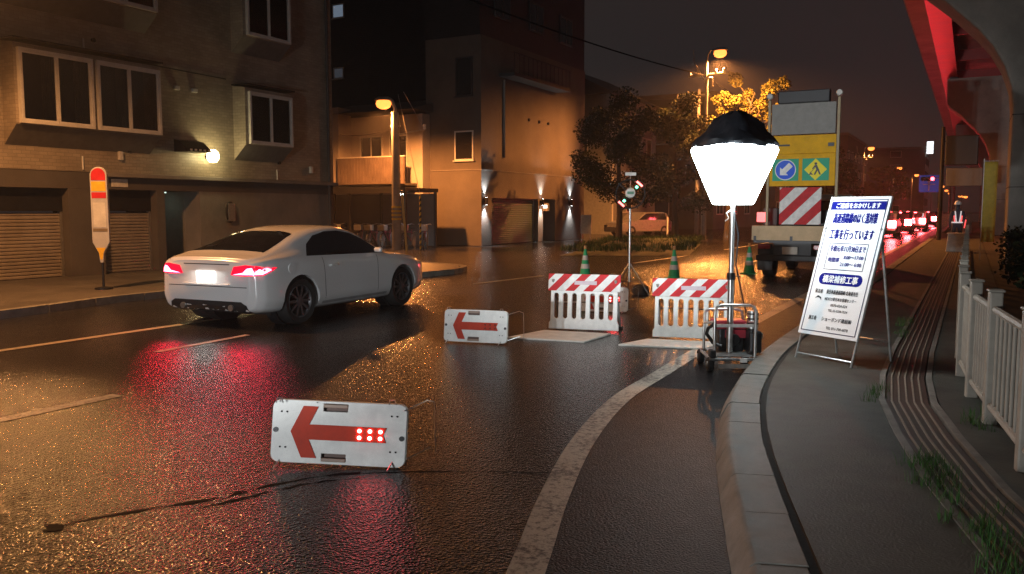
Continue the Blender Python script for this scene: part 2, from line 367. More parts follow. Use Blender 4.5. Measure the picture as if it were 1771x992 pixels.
MB().add([(ELc[i].x + NE_[i].x * .06, ELc[i].y + NE_[i].y * .06, .002) for i in range(k_)] + [(ELc[i].x + NE_[i].x * 1.25, ELc[i].y + NE_[i].y * 1.25, .002) for i in range(k_)], [(i, i + 1, k_ + i + 1, k_ + i) for i in range(k_ - 1)]).build('gutter_strip', M_NEWASPH, road)
ribbon([Vector((-9.66, y)) for y in (-8, 0, 5, 9, 13)], -0.07, 0.07, Z1).build('edge_line', M_LINE2, road)
for (x0, y0), (x1, y1), w in (((-6.50, 0.9), (-6.43, 4.65), 0.075), ((-8.02, 6.3), (-8.10, 7.75), 0.05), ((-9.42, 15.6), (-9.14, 18.3), 0.075), ((-8.9, 24), (-8.7, 29), 0.07), ((-5.9, 26), (-5.9, 31), 0.07), ((-5.9, 36), (-5.9, 41), 0.07), ((-5.9, 46), (-5.9, 51), 0.07), ((-8.7, 34), (-8.7, 60), 0.07)):
    ribbon([Vector((x0, y0)), Vector((x1, y1))], -w, w, Z1).build('lane_line', M_LINE, road)
# tar seam across the near lane
M_TAR = mat('tar_seam', (0.008, 0.008, 0.008), 0.7, spec=.05, var=0.2, bump=0.004, bscale=30)
seam = smooth_curve([(-4.02, 2.45), (-3.85, 2.86), (-3.62, 3.2), (-3.52, 3.5), (-3.3, 3.86), (-2.7, 4.25), (-2.2, 4.5)], 5)
rs_ = random.Random(17); Ns_ = normals2(seam)
def crack(off, i0, i1, w0, name):
    a = []; b = []
    for i in range(i0, i1):
        w = w0 * rs_.uniform(.15, 1.0) * (1 if rs_.random() > .15 else .1); c = seam[i] + Ns_[i] * (off + rs_.uniform(-.012, .012)); a.append(c + Ns_[i] * w); b.append(c - Ns_[i] * w)
    k = len(a); MB().add([(p.x, p.y, .0022) for p in a] + [(p.x, p.y, .0022) for p in b], [(i, i + 1, k + i + 1, k + i) for i in range(k - 1)]).build(name, M_TAR, road)
crack(0, 0, 22, .022, 'tar_seam'); crack(.10, 8, 22, .014, 'tar_seam'); crack(0, 21, len(seam), .012, 'tar_seam')
MB().add([(-4.0 + .07 * math.cos(k * .7) * rs_.uniform(.5, 1.2), 2.5 + .045 * math.sin(k * .7) * rs_.uniform(.5, 1.2), .0025) for k in range(9)], [tuple(range(9))]).build('tar_patch', M_TAR, road)

# right pavement: kerb stones, joint, walk, drain
KB = smooth_curve([(1.7, -4), (0.75, -1.2), (0.12, 0.6), (-0.40, 2.2), (-0.86, 3.6), (-1.17, 4.56), (-1.44, 5.5), (-1.71, 6.81), (-1.88, 8.41), (-1.93, 9.77), (-1.93, 11.5)], 10) + [Vector((-1.93, y)) for y in range(12, 200, 1)]
pav = tag(E('pavement', (0, 0, 0)), kind='structure')
KH = 0.15
Nk = normals2(KB)
def kpt(s_arr, s):
    for i in range(len(s_arr) - 1):
        if s <= s_arr[i + 1]:
            t = (s - s_arr[i]) / max(1e-6, s_arr[i + 1] - s_arr[i]); return KB[i].lerp(KB[i + 1], t), Nk[i].lerp(Nk[i + 1], t).normalized()
    return KB[-1], Nk[-1]
arc = [0.0]
for i in range(1, len(KB)): arc.append(arc[-1] + (KB[i] - KB[i - 1]).length)
rnd = random.Random(3)
s = 0.0; nst = 0
while s < arc[-1] - 1 and nst < 90:
    ln = 0.6 if nst < 60 else 3.0
    mb = MB(); rows = []; jz = rnd.uniform(-0.005, 0.004); jo = rnd.uniform(-0.005, 0.005)
    for q in range(5):
        c, n = kpt(arc, s + 0.004 + (ln - 0.008) * q / 4)
        prof = [(0.0, -0.05), (0.0, 0.02), (0.055, KH - 0.02), (0.075, KH - 0.004), (0.09, KH), (0.285, KH), (0.292, KH - 0.01), (0.292, -0.05)]
        rows.append([(c.x + n.x * (d + jo), c.y + n.y * (d + jo), z + (jz if z > 0.05 else 0)) for d, z in prof])
    k = len(rows[0]); vs = [v for r_ in rows for v in r_]; fs = []
    for q in range(4):
        for j in range(k): fs.append((q*k+j, q*k+(j+1) % k, (q+1)*k+(j+1) % k, (q+1)*k+j))
    fs += [tuple(range(k)), tuple(4*k + j for j in range(k))]
    mb.add(vs, fs).build('kerb_stone', M_KERB, pav, smooth=True)
    s += ln; nst += 1
ribbon(KB, 0.285, 0.40, -0.04, 0.132).build('kerb_joint', M_JOINT, pav)
# drain path (its left edge) bends with the walk
DRc = [Vector(p) for p in ((2.1, -2.0), (0.55, 2.55), (-0.1, 4.86), (-0.33, 5.9), (-0.52, 6.95), (-0.60, 8.0), (-0.63, 9.5), (-0.63, 14), (-0.63, 30), (-0.63, 60))]
def band(left, right, z, name, m, parent, z0=-0.02):
    k = len(left); vs = [(p.x, p.y, z) for p in left] + [(p.x, p.y, z) for p in right] + [(p.x, p.y, z0) for p in left] + [(p.x, p.y, z0) for p in right]
    fs = []
    for i in range(k - 1): fs += [(i, i+1, k+i+1, k+i), (i, i+1, 2*k+i+1, 2*k+i), (k+i, k+i+1, 3*k+i+1, 3*k+i)]
    fs += [(0, k, 3*k, 2*k), (k-1, 2*k-1, 4*k-1, 3*k-1)]
    return MB().add(vs, fs).build(name, m, parent)
def closest_on_drain(y, d):
    Nn = normals2(DRc); return [DRc[i] + Nn[i] * d for i in range(len(DRc))]
# walk between the kerb joint and the drain
ys = [-4, -2.5, -1, 0.5, 1.5, 2.5, 3.2, 3.8, 4.4, 5, 5.6, 6.2, 6.8, 7.4, 8, 8.7, 9.5, 11, 14, 20, 30, 60]
inner = [KB[i] + Nk[i] * 0.332 for i in range(len(KB))]
def x_at(path, y):
    for i in range(len(path) - 1):
        a, b = path[i], path[i + 1]
        if min(a.y, b.y) <= y <= max(a.y, b.y): return a.x + (b.x - a.x) * (y - a.y) / max(1e-6, b.y - a.y)
    return path[0].x if y < path[0].y else path[-1].x
dl = closest_on_drain(0, -0.05); dr = closest_on_drain(0, 0.365)
band([Vector((x_at(inner, y), y)) for y in ys], [Vector((x_at(dl, y), y)) for y in ys], 0.148, 'walk', M_WALK, pav)
band([Vector((x_at(dr, y), y)) for y in ys], [Vector((x_at(dr, y) + 0.75, y)) for y in ys], 0.145, 'walk', M_WALK, pav)
M_SLAT = mat('drain_slat_brown', (0.06, 0.042, 0.032), 0.5, var=0.3, vscale=12, bump=0.002, bscale=80)
M_RIB = mat('drain_rib_pale', (0.30, 0.27, 0.22), 0.5, var=0.35, vscale=15)
drain = tag(E('slot_drain', (0, 0, 0)), 'brown slotted drain strip with pale ribs bending along the pavement', 'drain')
band(closest_on_drain(0, -0.047), closest_on_drain(0, -0.002), 0.156, 'edging', M_KERB, drain)
band(closest_on_drain(0, 0.317), closest_on_drain(0, 0.362), 0.156, 'edging', M_KERB, drain)
for i in range(6):
    a = i * 0.315 / 6; band(closest_on_drain(0, a + 0.001), closest_on_drain(0, a + 0.0408), 0.138, 'slat', M_SLAT, drain)
    if i: band(closest_on_drain(0, a - 0.0115), closest_on_drain(0, a + 0.0005), 0.147, 'rib', M_RIB, drain)
tag(MB().add([(0.7, -6, 0.13), (30, -6, 0.13), (30, 120, 0.13), (0.08, 120, 0.13), (0.08, 8, 0.13), (0.12, 6.4, 0.13)], [(0, 1, 2, 3, 4, 5)]).build('verge_soil', M_GROUND), kind='structure')

# left pavement with its kerb
LK = smooth_curve([(-12.1, -8), (-12.2, 2), (-12.45, 7), (-12.9, 9.4), (-12.7, 12), (-11.8, 15), (-11.35, 17.2), (-11.6, 18.8), (-12.8, 19.6), (-16, 19.9), (-24, 20.2)], 6)
lp = tag(E('far_pavement', (0, 0, 0)), kind='structure')
poly = [(p.x - 0.16 if p.y < 19 else p.x, p.y if p.y < 18.5 else p.y - 0.16) for p in LK] + [(-24, -8)]
MB().prism(poly, -0.02, 0.12, 'xy').build('walk', M_WALKL, lp)
al = [0.0]
for i in range(1, len(LK)): al.append(al[-1] + (LK[i] - LK[i - 1]).length)
NL = normals2(LK); s = 0.0
while s < al[-1] - 1.2:
    c = []
    for q in range(3):
        t = s + 0.01 + q * 0.49
        i = max(j for j in range(len(al) - 1) if al[j] <= t); k = (t - al[i]) / (al[i + 1] - al[i]); pnt = LK[i].lerp(LK[i + 1], k); n = NL[i].lerp(NL[i + 1], k)
        c.append((pnt, n))
    ribbon([q[0] for q in c], -0.16, 0.0, -0.02, 0.125 + rnd.uniform(-.004, .004)).build('kerb_stone', M_KERB, lp)
    s += 1.0

# grass bank by the side street
bank = MB(); nx, ny = 16, 12; vs = []; rb = random.Random(5)
for j in range(ny + 1):
    for i in range(nx + 1):
        u, v = i / nx, j / ny
        x = -12.6 + u * 4.0 - v * 3.2; y = 26.5 + v * 13 + u * 2.2
        e = min(u, 1 - u, v, 1 - v) * 4; vs.append((x, y, 0.01 + 0.28 * min(1, e) + rb.uniform(0, 0.05) * min(1, e)))
bank.add(vs, [(j*(nx+1)+i, j*(nx+1)+i+1, (j+1)*(nx+1)+i+1, (j+1)*(nx+1)+i) for j in range(ny) for i in range(nx)])
tag(bank.build('grass_bank', mat('turf_soil', (0.03, 0.045, 0.015), 0.9, var=0.4, vscale=2), smooth=True), kind='structure')
def blades(name, spots, hmin, hmax, w, n, seed, m=M_GRASS, spread=0.12):
    rr = random.Random(seed); mb = MB()
    for (x, y, z) in spots:
        for _ in range(n):
            a = rr.uniform(0, 6.283); d = rr.uniform(0, spread); px, py = x + math.cos(a) * d, y + math.sin(a) * d
            h = rr.uniform(hmin, hmax); l = rr.uniform(0.2, 0.9) * h; b = rr.uniform(0, 6.283); ww = w * rr.uniform(.6, 1.3)
            c, s_ = math.cos(b), math.sin(b)
            mb.add([(px - s_*ww, py + c*ww, z), (px + s_*ww, py - c*ww, z), (px + c*l*.35 + s_*ww*.7, py + s_*l*.35 - c*ww*.7, z + h*.6), (px + c*l*.35 - s_*ww*.7, py + s_*l*.35 + c*ww*.7, z + h*.6), (px + c*l, py + s_*l, z + h*.95)], [(0, 1, 2, 3), (3, 2, 4)])
    return mb.build(name, m)
rr = random.Random(8)
sp = []
for _ in range(900):
    u, v = rr.random(), rr.random(); sp.append((-12.6 + u*4 - v*3.2, 26.5 + v*13 + u*2.2, 0.12 + 0.1 * rr.random()))
tag(blades('bank_grass', sp, .08, .30, .012, 9, 1, spread=0.25), 'rough green grass on the bank by the side street', 'grass', kind='stuff')
sp = []
for _ in range(46):                                    # weeds along the left edge of the drain
    y = rr.uniform(3.2, 5.35); sp.append((x_at(dl, y) + rr.gauss(0.06, 0.07), y, 0.145))
for _ in range(8): sp.append((0.1 + rr.uniform(-.05, .12), rr.uniform(6.2, 7.6), 0.145))
for _ in range(10): sp.append((-0.66 + rr.uniform(-.08, .04), rr.uniform(10.2, 12), 0.145))
for _ in range(5): sp.append((-0.6 + rr.uniform(-.03, .05), rr.uniform(6.7, 7.6), 0.145))
tag(blades('weeds', sp, .02, .11, .0022, 20, 2, spread=0.075), 'straggling green weeds growing out of the slotted drain edge', 'weeds', kind='stuff')

# ------------------------------------------------------------------ elevated road
def pier(y, label):
    t = E('highway_pier', (0, y, 0), 0, label, 'bridge pier', 'piers of the elevated road')
    hl = [(0.84, -0.1), (0.84, 4.3), (0.78, 4.85), (0.60, 5.4), (0.30, 5.95), (-0.05, 6.4), (-0.79, 7.15), (-1.4, 7.7), (-1.55, 7.9), (-1.6, 9.38)]
    cx = 2.2; poly = hl + [(2 * cx - x, z) for x, z in reversed(hl)]
    MB().prism(poly, 0, 2.0, 'xz').build('column', M_CONC, t, bevel=0.08)
    for gx in (-1.25, 2.2, 5.7): bx('bearing', M_DARKMET, t, gx - 0.25, gx + 0.25, 0.6, 1.4, 9.381, 9.52, bevel=0.01)
    for zz in (2.2, 4.1): bx('formwork_joint', M_DKREND, t, 0.835, 3.565, -0.004, 2.004, zz, zz + 0.02)
    return t
pier(26, 'nearest concrete pier of the elevated road at the right edge')
pier(57, 'second concrete pier of the elevated road, lit red along its arm')
pier(88, 'third concrete pier of the elevated road, beyond the yellow banner')
pier(119, 'fourth and farthest concrete pier of the elevated road')
hw = E('elevated_road', (0, 0, 0), 0, 'elevated road deck on red steel girders above the right pavement', 'elevated road')
for gx in (-1.5, 2.2, 5.9):
    MB().prism([(gx-.42, 9.52), (gx+.42, 9.52), (gx+.42, 9.58), (gx+.05, 9.6), (gx+.05, 10.78), (gx+.42, 10.8), (gx+.42, 10.86), (gx-.42, 10.86), (gx-.42, 10.8), (gx-.05, 10.78), (gx-.05, 9.6), (gx-.42, 9.58)], -20, 160, 'xz').build('girder', M_REDGIRD, hw)
stf = MB().box(-1.90, -1.56, -0.02, 0.02, 9.585, 10.79).build('stiffener', M_REDGIRD, hw)
for i in range(1, 44):
    c = stf.copy(); COL.objects.link(c); c.parent = hw; c.location = (0, -6 + 3.0 * i, 0)
for i in range(14):
    MB().box(-1.42, 2.12, -0.1, 0.1, 9.9, 10.5).build('cross_frame', M_REDGIRD, hw, loc=(0, 6 + i * 8.0, 0))
MB().prism([(-3.0, 10.87), (8, 10.87), (8, 11.2), (-2.75, 11.2), (-2.75, 12.1), (-3.05, 12.1), (-3.1, 11.0)], -20, 160, 'xz').build('deck', M_CONC, hw)

# ------------------------------------------------------------------ fence
fence = E('railing', (0, 0, 0), 0, 'cream metal picket railing along the right of the pavement', 'railing')
FP = [(1.35, 2.1), (0.93, 3.05), (0.55, 4.2), (0.32, 5.4), (0.17, 6.52), (0.06, 7.4), (-0.02, 8.31)] + [(-0.04 - 0.002 * i, 9.3 + i) for i in range(26)]
for i, (x, y) in enumerate(FP):
    MB().box(-.042, .042, -.042, .042, 0.12, 1.05).build('post', M_FENCE, fence, bevel=0.012, loc=(x, y, 0), rot=(0, 0, 0.15 if i < 6 else 0))
    MB().box(-.05, .05, -.05, .05, 1.05, 1.066).build('post_cap', M_FENCE, fence, bevel=0.006, loc=(x, y, 0), rot=(0, 0, 0.15 if i < 6 else 0))
bal = None
for i in range(len(FP) - 1):
    a, b = Vector(FP[i]), Vector(FP[i + 1]); d = (b - a); u = d.normalized()
    for z, nm in ((0.93, 'top_rail'), (0.27, 'bottom_rail')):
        MB().tube([(a.x + u.x*.04, a.y + u.y*.04, z), (b.x - u.x*.04, b.y - u.y*.04, z)], 0.026, 8).build(nm, M_FENCE, fence, smooth=True)
    if i > 16: continue
    nb = 7
    for j in range(nb):
        p_ = a.lerp(b, (j + 1) / (nb + 1))
        if bal is None: bal = MB().cyl((0, 0, 0.272), (0, 0, 0.928), 0.0125, n=8).build('baluster', M_FENCE, fence, smooth=True); o = bal
        else: o = bal.copy(); COL.objects.link(o); o.parent = fence
        o.location = (p_.x, p_.y, 0)

# ------------------------------------------------------------------ foliage
def leaf_cloud(clumps, n, size, seed, flat=0.5):
    rr = random.Random(seed); mb = MB()
    tot = sum(c[3] ** 2 for c in clumps)
    for (cx, cy, cz, cr) in clumps:
        for _ in range(max(3, int(n * cr * cr / tot))):
            v = Vector((rr.gauss(0, 1), rr.gauss(0, 1), rr.gauss(0, 1))).normalized() * cr * rr.random() ** 0.45
            p_ = Vector((cx, cy, cz)) + Vector((v.x, v.y, v.z * 0.8))
            a = Vector((rr.gauss(0, 1), rr.gauss(0, 1), rr.gauss(0, flat))).normalized(); b = a.cross(Vector((rr.gauss(0, 1), rr.gauss(0, 1), rr.gauss(0, 1)))).normalized()
            L = size * rr.uniform(.6, 1.3); w = L * 0.36
            mb.add([p_ - a*L*.5, p_ + b*w, p_ + a*L*.5, p_ - b*w], [(0, 1, 2, 3)])
    return mb
def tree(name, loc, h, th, rad, label, seed, n=4500, leaf=0.2, m=None, plume=False, lean=(0, 0), nb=11):
    rr = random.Random(seed); t = E(name, loc, 0, label, 'tree', 'street trees')
    tr = MB(); r0 = 0.035 * h * 0.5 + 0.04
    pts = [Vector((lean[0] * k * k + rr.uniform(-.06, .06) * (k > 0), lean[1] * k * k + rr.uniform(-.06, .06) * (k > 0), h * 0.86 * k)) for k in (0, .2, .4, .6, .8, 1)]
    tr.tube(pts, [r0, r0*.8, r0*.66, r0*.5, r0*.32, r0*.12], 9)
    clumps = []
    for i in range(nb):
        k = th / h + (1 - th / h) * (i + .3) / nb * .92; base = pts[0].lerp(pts[-1], min(1, k))
        az = i * 2.4 + rr.uniform(-.5, .5); ln = rad * (1.05 - 0.55 * (i / nb)) * rr.uniform(.75, 1.15); up = rr.uniform(.25, .6) if not plume else rr.uniform(.9, 1.4)
        e1 = base + Vector((math.cos(az) * ln * .5, math.sin(az) * ln * .5, ln * up * .5)); e2 = base + Vector((math.cos(az) * ln, math.sin(az) * ln, ln * up * .9))
        tr.tube([base, e1, e2], [r0 * .3, r0 * .2, 0.015], 6)
        for q in range(4):
            pq = e1.lerp(e2, q / 3.0) if q else base.lerp(e1, .6)
            clumps.append((pq.x + rr.uniform(-.2, .2), pq.y + rr.uniform(-.2, .2), pq.z + rr.uniform(-.15, .25), rad * (rr.uniform(.2, .34) if not plume else rr.uniform(.10, .17))))
        if plume:
            for q in range(3): pq = e1.lerp(e2, 1.0 + .13 * q); clumps.append((pq.x, pq.y, pq.z, rad * .085))
    tr.build('trunk', M_BARK, t, smooth=True)
    o = leaf_cloud(clumps, n, leaf, seed).build('crown', m or M_LEAF[0], t); o['kind'] = 'stuff'
    return t
tree('street_tree', (-14.3, 36.5, 0), 7.6, 1.6, 2.3, 'dark leafy tree beside the warning wheel on its tripod', 11, 18000, .12)
tree('street_tree', (-13.2, 41.5, 0), 8.6, 1.6, 2.3, 'dark leafy tree behind the white floodlight, left of the tall lamp', 12, 15000, .13)
tree('street_tree', (-11.5, 45.2, 0), 9.0, 2.4, 2.4, 'feathery tree lit yellow by the tall street lamp', 13, 20000, .12, M_LEAF[1], True, (1.3, 0), 15)
tree('street_tree', (-10.2, 120, 0), 8, 2.5, 3.0, 'far tree glowing yellow under the far street lamps', 14, 3500, .34, M_LEAF[1])
tree('street_tree', (-11.5, 78, 0), 7, 2.2, 3.0, 'dim tree far down the road, left of the waiting cars', 15, 3000, .32)
hedge = E('hedge', (0, 0, 0.1), 0, 'low dark hedge behind the cream railing', 'hedge')
rr = random.Random(21); cl = []
for i in range(120): cl.append((0.75 + rr.random() * 2.2, 8.5 + rr.random() * 17, 0.35 + rr.random() * 0.62, rr.uniform(.22, .38)))
o = leaf_cloud(cl, 15000, .085, 22).build('foliage', M_LEAF[0], hedge); o['kind'] = 'stuff'
st = MB()
for i in range(26):
    x, y = 0.8 + rr.random() * 2, 8.6 + i * .65; MB.cyl(st, (x, y, 0), (x + rr.uniform(-.2, .2), y + rr.uniform(-.2, .2), .85), .016, .006, 6)
o = st.build('stems', M_BARK, hedge); o['kind'] = 'stuff'

# ------------------------------------------------------------------ left apartment building
XF = -17.5
apt = E('apartment_building', (XF, 0, 0), 0, 'tiled apartment block with bay windows over roller shutters, left', 'building')
Y0, Y1 = -4.0, 20.45
bx('upper_wall', M_TILE, apt, -9, 0, Y0, Y1, 2.46, 12.5)
bx('roof_parapet', M_RENDER, apt, -9.1, 0.1, Y0 - .1, Y1 + .1, 12.5, 12.9)
bx('ledge', M_RENDER, apt, -0.01, 0.16, 12.4, Y1 + .05, 2.36, 2.455, bevel=0.01)
bx('lintel', M_DKREND, apt, -0.6, -0.02, Y0, Y1, 2.08, 2.458)
for y0, y1 in ((Y0, 6.6), (11.65, 12.5), (13.95, 14.18), (15.26, 20.45)): bx('ground_wall', M_DKREND if y0 < 15 else M_RENDER, apt, -0.6, -0.02, y0, y1, 0.1, 2.078)
def shutter(y0, y1, z1, m, parent, x=-0.32, z0=0.12, dz=0.075):
    n = int((z1 - z0) / dz); vs = []; 
    for i in range(n):
        z = z0 + i * dz
        for (d, k) in ((0, 0), (0.02, .25), (0.02, .7), (0, .95)):
            vs += [(x + d, y0, z + dz * k), (x + d, y1, z + dz * k)]
    fs = [(2*i, 2*i+1, 2*i+3, 2*i+2) for i in range(len(vs)//2 - 1)]
    o = MB().add(vs, fs).build('roller_shutter', m, parent)
    bx('guide_rail', M_STEEL, o, x - .03, x + .05, y0, y0 + .05, z0, z1); bx('guide_rail', M_STEEL, o, x - .03, x + .05, y1 - .05, y1, z0, z1)
    return o
for y0, y1 in ((6.6, 11.65), (12.5, 13.95)):
    shutter(y0 + .002, y1 - .002, 1.57, M_SHUT, apt)
    bx('shutter_box', M_DARKMET, apt, -0.5, -0.24, y0 + .002, y1 - .002, 1.575, 2.075)
# entrance recess with a dim door
bx('entrance_back', mat('entrance_green', (0.16, 0.24, 0.21), 0.6), apt, -1.5, -1.42, 14.182, 15.258, 0.12, 2.078)
bx('entrance_side', M_RENDER, apt, -1.42, -0.602, 15.258, 15.3, 0.12, 2.078); bx('entrance_side', M_RENDER, apt, -1.42, -0.602, 14.14, 14.18, 0.12, 2.078)
bx('entrance_step', M_KERB, apt, -1.42, 0.3, 14.2, 15.24, 0.1, 0.2, bevel=0.01)
eo = bx('ceiling_light', emis('entrance_tube', (0.75, 1.0, 0.85), 1.3), apt, -1.3, -0.9, 14.45, 14.95, 2.04, 2.07)
def window(parent, x, y0, y1, z0, z1, sashes=2, fw=0.055, name='window', proud=0.05):
    """window in a plane of constant x, facing +x"""
    fr = plate([(y0, z0), (y1, z0), (y1, z1), (y0, z1)], [[(y0 + fw, z0 + fw), (y0 + fw, z1 - fw), (y1 - fw, z1 - fw), (y1 - fw, z0 + fw)]], x - 0.04, x + proud, 'yz').build(name, M_FRAME, parent)
    w = (y1 - y0 - 2 * fw) / sashes
    for i in range(sashes):
        a = y0 + fw + i * w + .002; b = a + w - .004; sw = 0.04; xo = x + 0.012 * (i % 2)
        plate([(a, z0+fw+.002), (b, z0+fw+.002), (b, z1-fw-.002), (a, z1-fw-.002)], [[(a+sw, z0+fw+sw), (a+sw, z1-fw-sw), (b-sw, z1-fw-sw), (b-sw, z0+fw+sw)]], xo - 0.012, xo + 0.01, 'yz').build('sash', M_FRAME, fr)
        bx('pane', M_GLASS, fr, xo - 0.008, xo - 0.002, a + sw - .005, b - sw + .005, z0 + fw + sw - .005, z1 - fw - sw + .005)
    return fr
def see_through():
    m, nt, b = _new('clear_pane'); N, L = nt.nodes, nt.links
    t_ = N.new('ShaderNodeBsdfTransparent'); t_.inputs[0].default_value = (.75, .78, .76, 1); g_ = N.new('ShaderNodeBsdfGlossy'); g_.inputs['Roughness'].default_value = .03
    f_ = N.new('ShaderNodeFresnel'); f_.inputs[0].default_value = 1.5; x_ = N.new('ShaderNodeMixShader')
    L.new(f_.outputs[0], x_.inputs[0]); L.new(t_.outputs[0], x_.inputs[1]); L.new(g_.outputs[0], x_.inputs[2]); L.new(x_.outputs[0], N['Material Output'].inputs['Surface'])
    return m
M_SEE = see_through(); M_CURT = mat('curtain_cloth', (.12, .095, .07), .9, var=.4, vscale=4)
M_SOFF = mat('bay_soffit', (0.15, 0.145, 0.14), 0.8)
def bay(y0, y1, z0, z1, wins, left_pad=0.0):
    d = 0.45
    b = MB().prism([(0.002, z0 - .42), (d, z0 - .02), (d, z1 + .10), (0.002, z1 + .16)], y0, y1, 'xz').build('bay', M_TILE, apt)
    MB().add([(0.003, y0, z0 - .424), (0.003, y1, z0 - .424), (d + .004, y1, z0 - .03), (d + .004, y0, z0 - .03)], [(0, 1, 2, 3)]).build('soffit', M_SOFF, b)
    bx('hood', M_DARKMET, b, 0.004, d + .1, y0 - .04, y1 + .04, z1 + .162, z1 + .20)
    n = len(wins)
    for (a, c) in wins:
        w_ = window(b, d + .042, a, c, z0, z1, 2)
        for ch in w_.children:
            if ch.name.startswith('pane'): ch.data.materials[0] = M_SEE
        bx('black_backing', M_BLACK, w_, d + .001, d + .003, a + .06, c - .06, z0 + .06, z1 - .06)  # black sheet standing in for the unlit room behind the pane
        for h0, h1 in ((.30, .49), (.74, .98)):
            ya, yb = a + (c - a) * h0, a + (c - a) * (h1 - .04); n_ = 24; vs = []
            for i in range(n_ + 1):
                q = ya + (yb - ya) * i / n_; vs += [(d + .010 + .005 * math.sin(i * 1.7), q, z0 + .07), (d + .010 + .005 * math.sin(i * 1.7), q, z1 - .07)]
            MB().add(vs, [(2*i, 2*i+1, 2*i+3, 2*i+2) for i in range(n_)]).build('curtain', M_CURT, w_, smooth=True)
for zz in (0, 2.85, 5.7):
    bay(10.30, 13.78, 3.37 + zz, 4.88 + zz, [(10.36, 12.0), (12.1, 13.74)])
    bay(16.45, 18.2, 3.37 + zz, 4.75 + zz, [(16.55, 18.15)])
    bay(2.0, 6.5, 3.37 + zz, 4.88 + zz, [(2.1, 4.2), (4.3, 6.4)])
for (y, z, w, h) in ((12.95, 2.86, .10, .2), (19.4, 2.8, .1, .2), (14.6, 4.62, .16, .1), (15.15, 4.62, .16, .1)):
    MB().box(0.001, 0.09, y - w/2, y + w/2, z - h/2, z + h/2).build('vent_hood', M_FRAME, apt, bevel=0.015)
for (y, z) in ((12.4, 5.4), (13.2, 3.0), (18.1, 2.95)): MB().cyl((0.0, y, z), (0.05, y, z), .05, n=10).build('vent_cap', M_DARKMET, apt, smooth=True)
for (y, z0, z1) in ((12.15, 5.1, 5.4), (12.0, 2.5, 2.8), (18.0, 2.46, 2.75)): MB().cyl((0.03, y, z0), (0.03, y, z1), .018, n=8).build('drain_pipe', M_FRAME, apt, smooth=True)
for (y0, y1, z) in ((12.15, 16.2, 5.1),): MB().cyl((0.03, y0, z), (0.03, y1, z - .05), .016, n=8).build('conduit', M_DARKMET, apt, smooth=True)
MB().cyl((0.05, 20.2, 0.12), (0.05, 20.2, 12.4), .045, n=10).build('downpipe', M_DKREND, apt, smooth=True)
bx('notice_plate', M_WHITEB, apt, -0.018, 0.0, 12.72, 13.15, 2.14, 2.32)
g = MB().prism([(0.0, 3.05), (0.5, 3.05), (0.42, 3.14), (0.2, 3.32), (0.0, 3.36)], 14.5, 15.25, 'xz').build('name_canopy', M_DARKMET, apt)
for i in range(5): bx('canopy_slat', M_FRAME, g, 0.502, 0.508, 14.56 + i * .14, 14.63 + i * .14, 3.07, 3.115)
hose = MB().tube([(0.06, 16.2 + .13 * math.cos(a), 1.55 + .26 * math.sin(a)) for a in [i * 2 * math.pi / 18 for i in range(18)]], .03, 8, closed=True).build('meter_hose', M_BLACK, apt, smooth=True)
bx('meter_box', M_STEEL, apt, -0.018, 0.10, 16.1, 16.34, 1.3, 1.78, bevel=0.02)
wlm = E('wall_lamp', (XF + .02, 15.52, 2.98), 0, 'lit warm globe lamp on the tiled wall of the apartment block', 'lamp')
MB().lathe([(0.0, -.16), (.09, -.15), (.15, -.06), (.16, .03), (.13, .12), (.07, .17), (0.0, .18)], 18, (.2, 0, 0)).build('globe', emis('warm_globe', (1.0, 0.80, 0.36), 14), wlm, smooth=True)
MB().lathe([(.07, 0), (.07, .03), (.03, .05), (.03, .10)], 14, axis='x').build('bracket', M_DARKMET, wlm, smooth=True)
MB().cyl((.17, 0, -.15), (.17, 0, -.12), .05, .07, 12).build('finial', M_DARKMET, wlm, smooth=True)
lamp('light', 'POINT', wlm, (.36, 0, .02), (1.0, 0.80, 0.38), 46, size=.14)

# ------------------------------------------------------------------ house with balcony and bicycle shelter
hs = E('balcony_house', (-24, 31, 0), 0, 'two storey house with boarded balcony lit orange by the street lamp', 'house')
bx('wall', M_HOUSE, hs, -3.0, 2.3, 0.4, 4.6, 0.02, 5.9)
bx('side_wing', M_HOUSE, hs, -2.85, -1.75, -0.5, 0.398, 2.75, 6.3)
MB().prism([(-.6, 6.0), (2.3, 6.75), (5.2, 6.0)], -3.2, 2.5, 'yz').build('roof', M_DKREND, hs)
M_BOARD = mat('balcony_board_brown', (.16, .12, .10), .7, var=.3, vscale=2)
bl = bx('balcony', M_BOARD, hs, -1.75, 2.0, -0.6, -0.52, 2.75, 3.95)
for i in range(22): bx('balcony_board', M_BOARD, bl, -1.74 + i * .17, -1.74 + i * .17 + .15, -0.625, -0.601, 2.77, 3.93)
bx('balcony_floor', M_DKREND, hs, -1.75, 2.0, -0.518, 0.398, 2.70, 2.80)
bx('rail', M_FRAME, hs, -1.75, 2.02, -0.62, -0.5, 3.952, 4.0)
for (x0, x1) in ((-1.2, 0.1), (0.5, 1.5)):
    f = plate([(x0, 2.85), (x1, 2.85), (x1, 5.0), (x0, 5.0)], [[(x0+.06, 2.9), (x0+.06, 4.94), (x1-.06, 4.94), (x1-.06, 2.9)]], .34, .40).build('balcony_window', M_FRAME, hs)
    bx('pane', M_GLASS, f, x0 + .05, x1 - .05, .37, .385, 2.88, 4.95); bx('mullion', M_FRAME, f, (x0+x1)/2 - .03, (x0+x1)/2 + .03, .35, .368, 2.91, 4.93)
shl = E('bicycle_shelter', (-23.4, 29.2, 0), 0, 'dark flat bicycle shelter below the orange house', 'shelter')
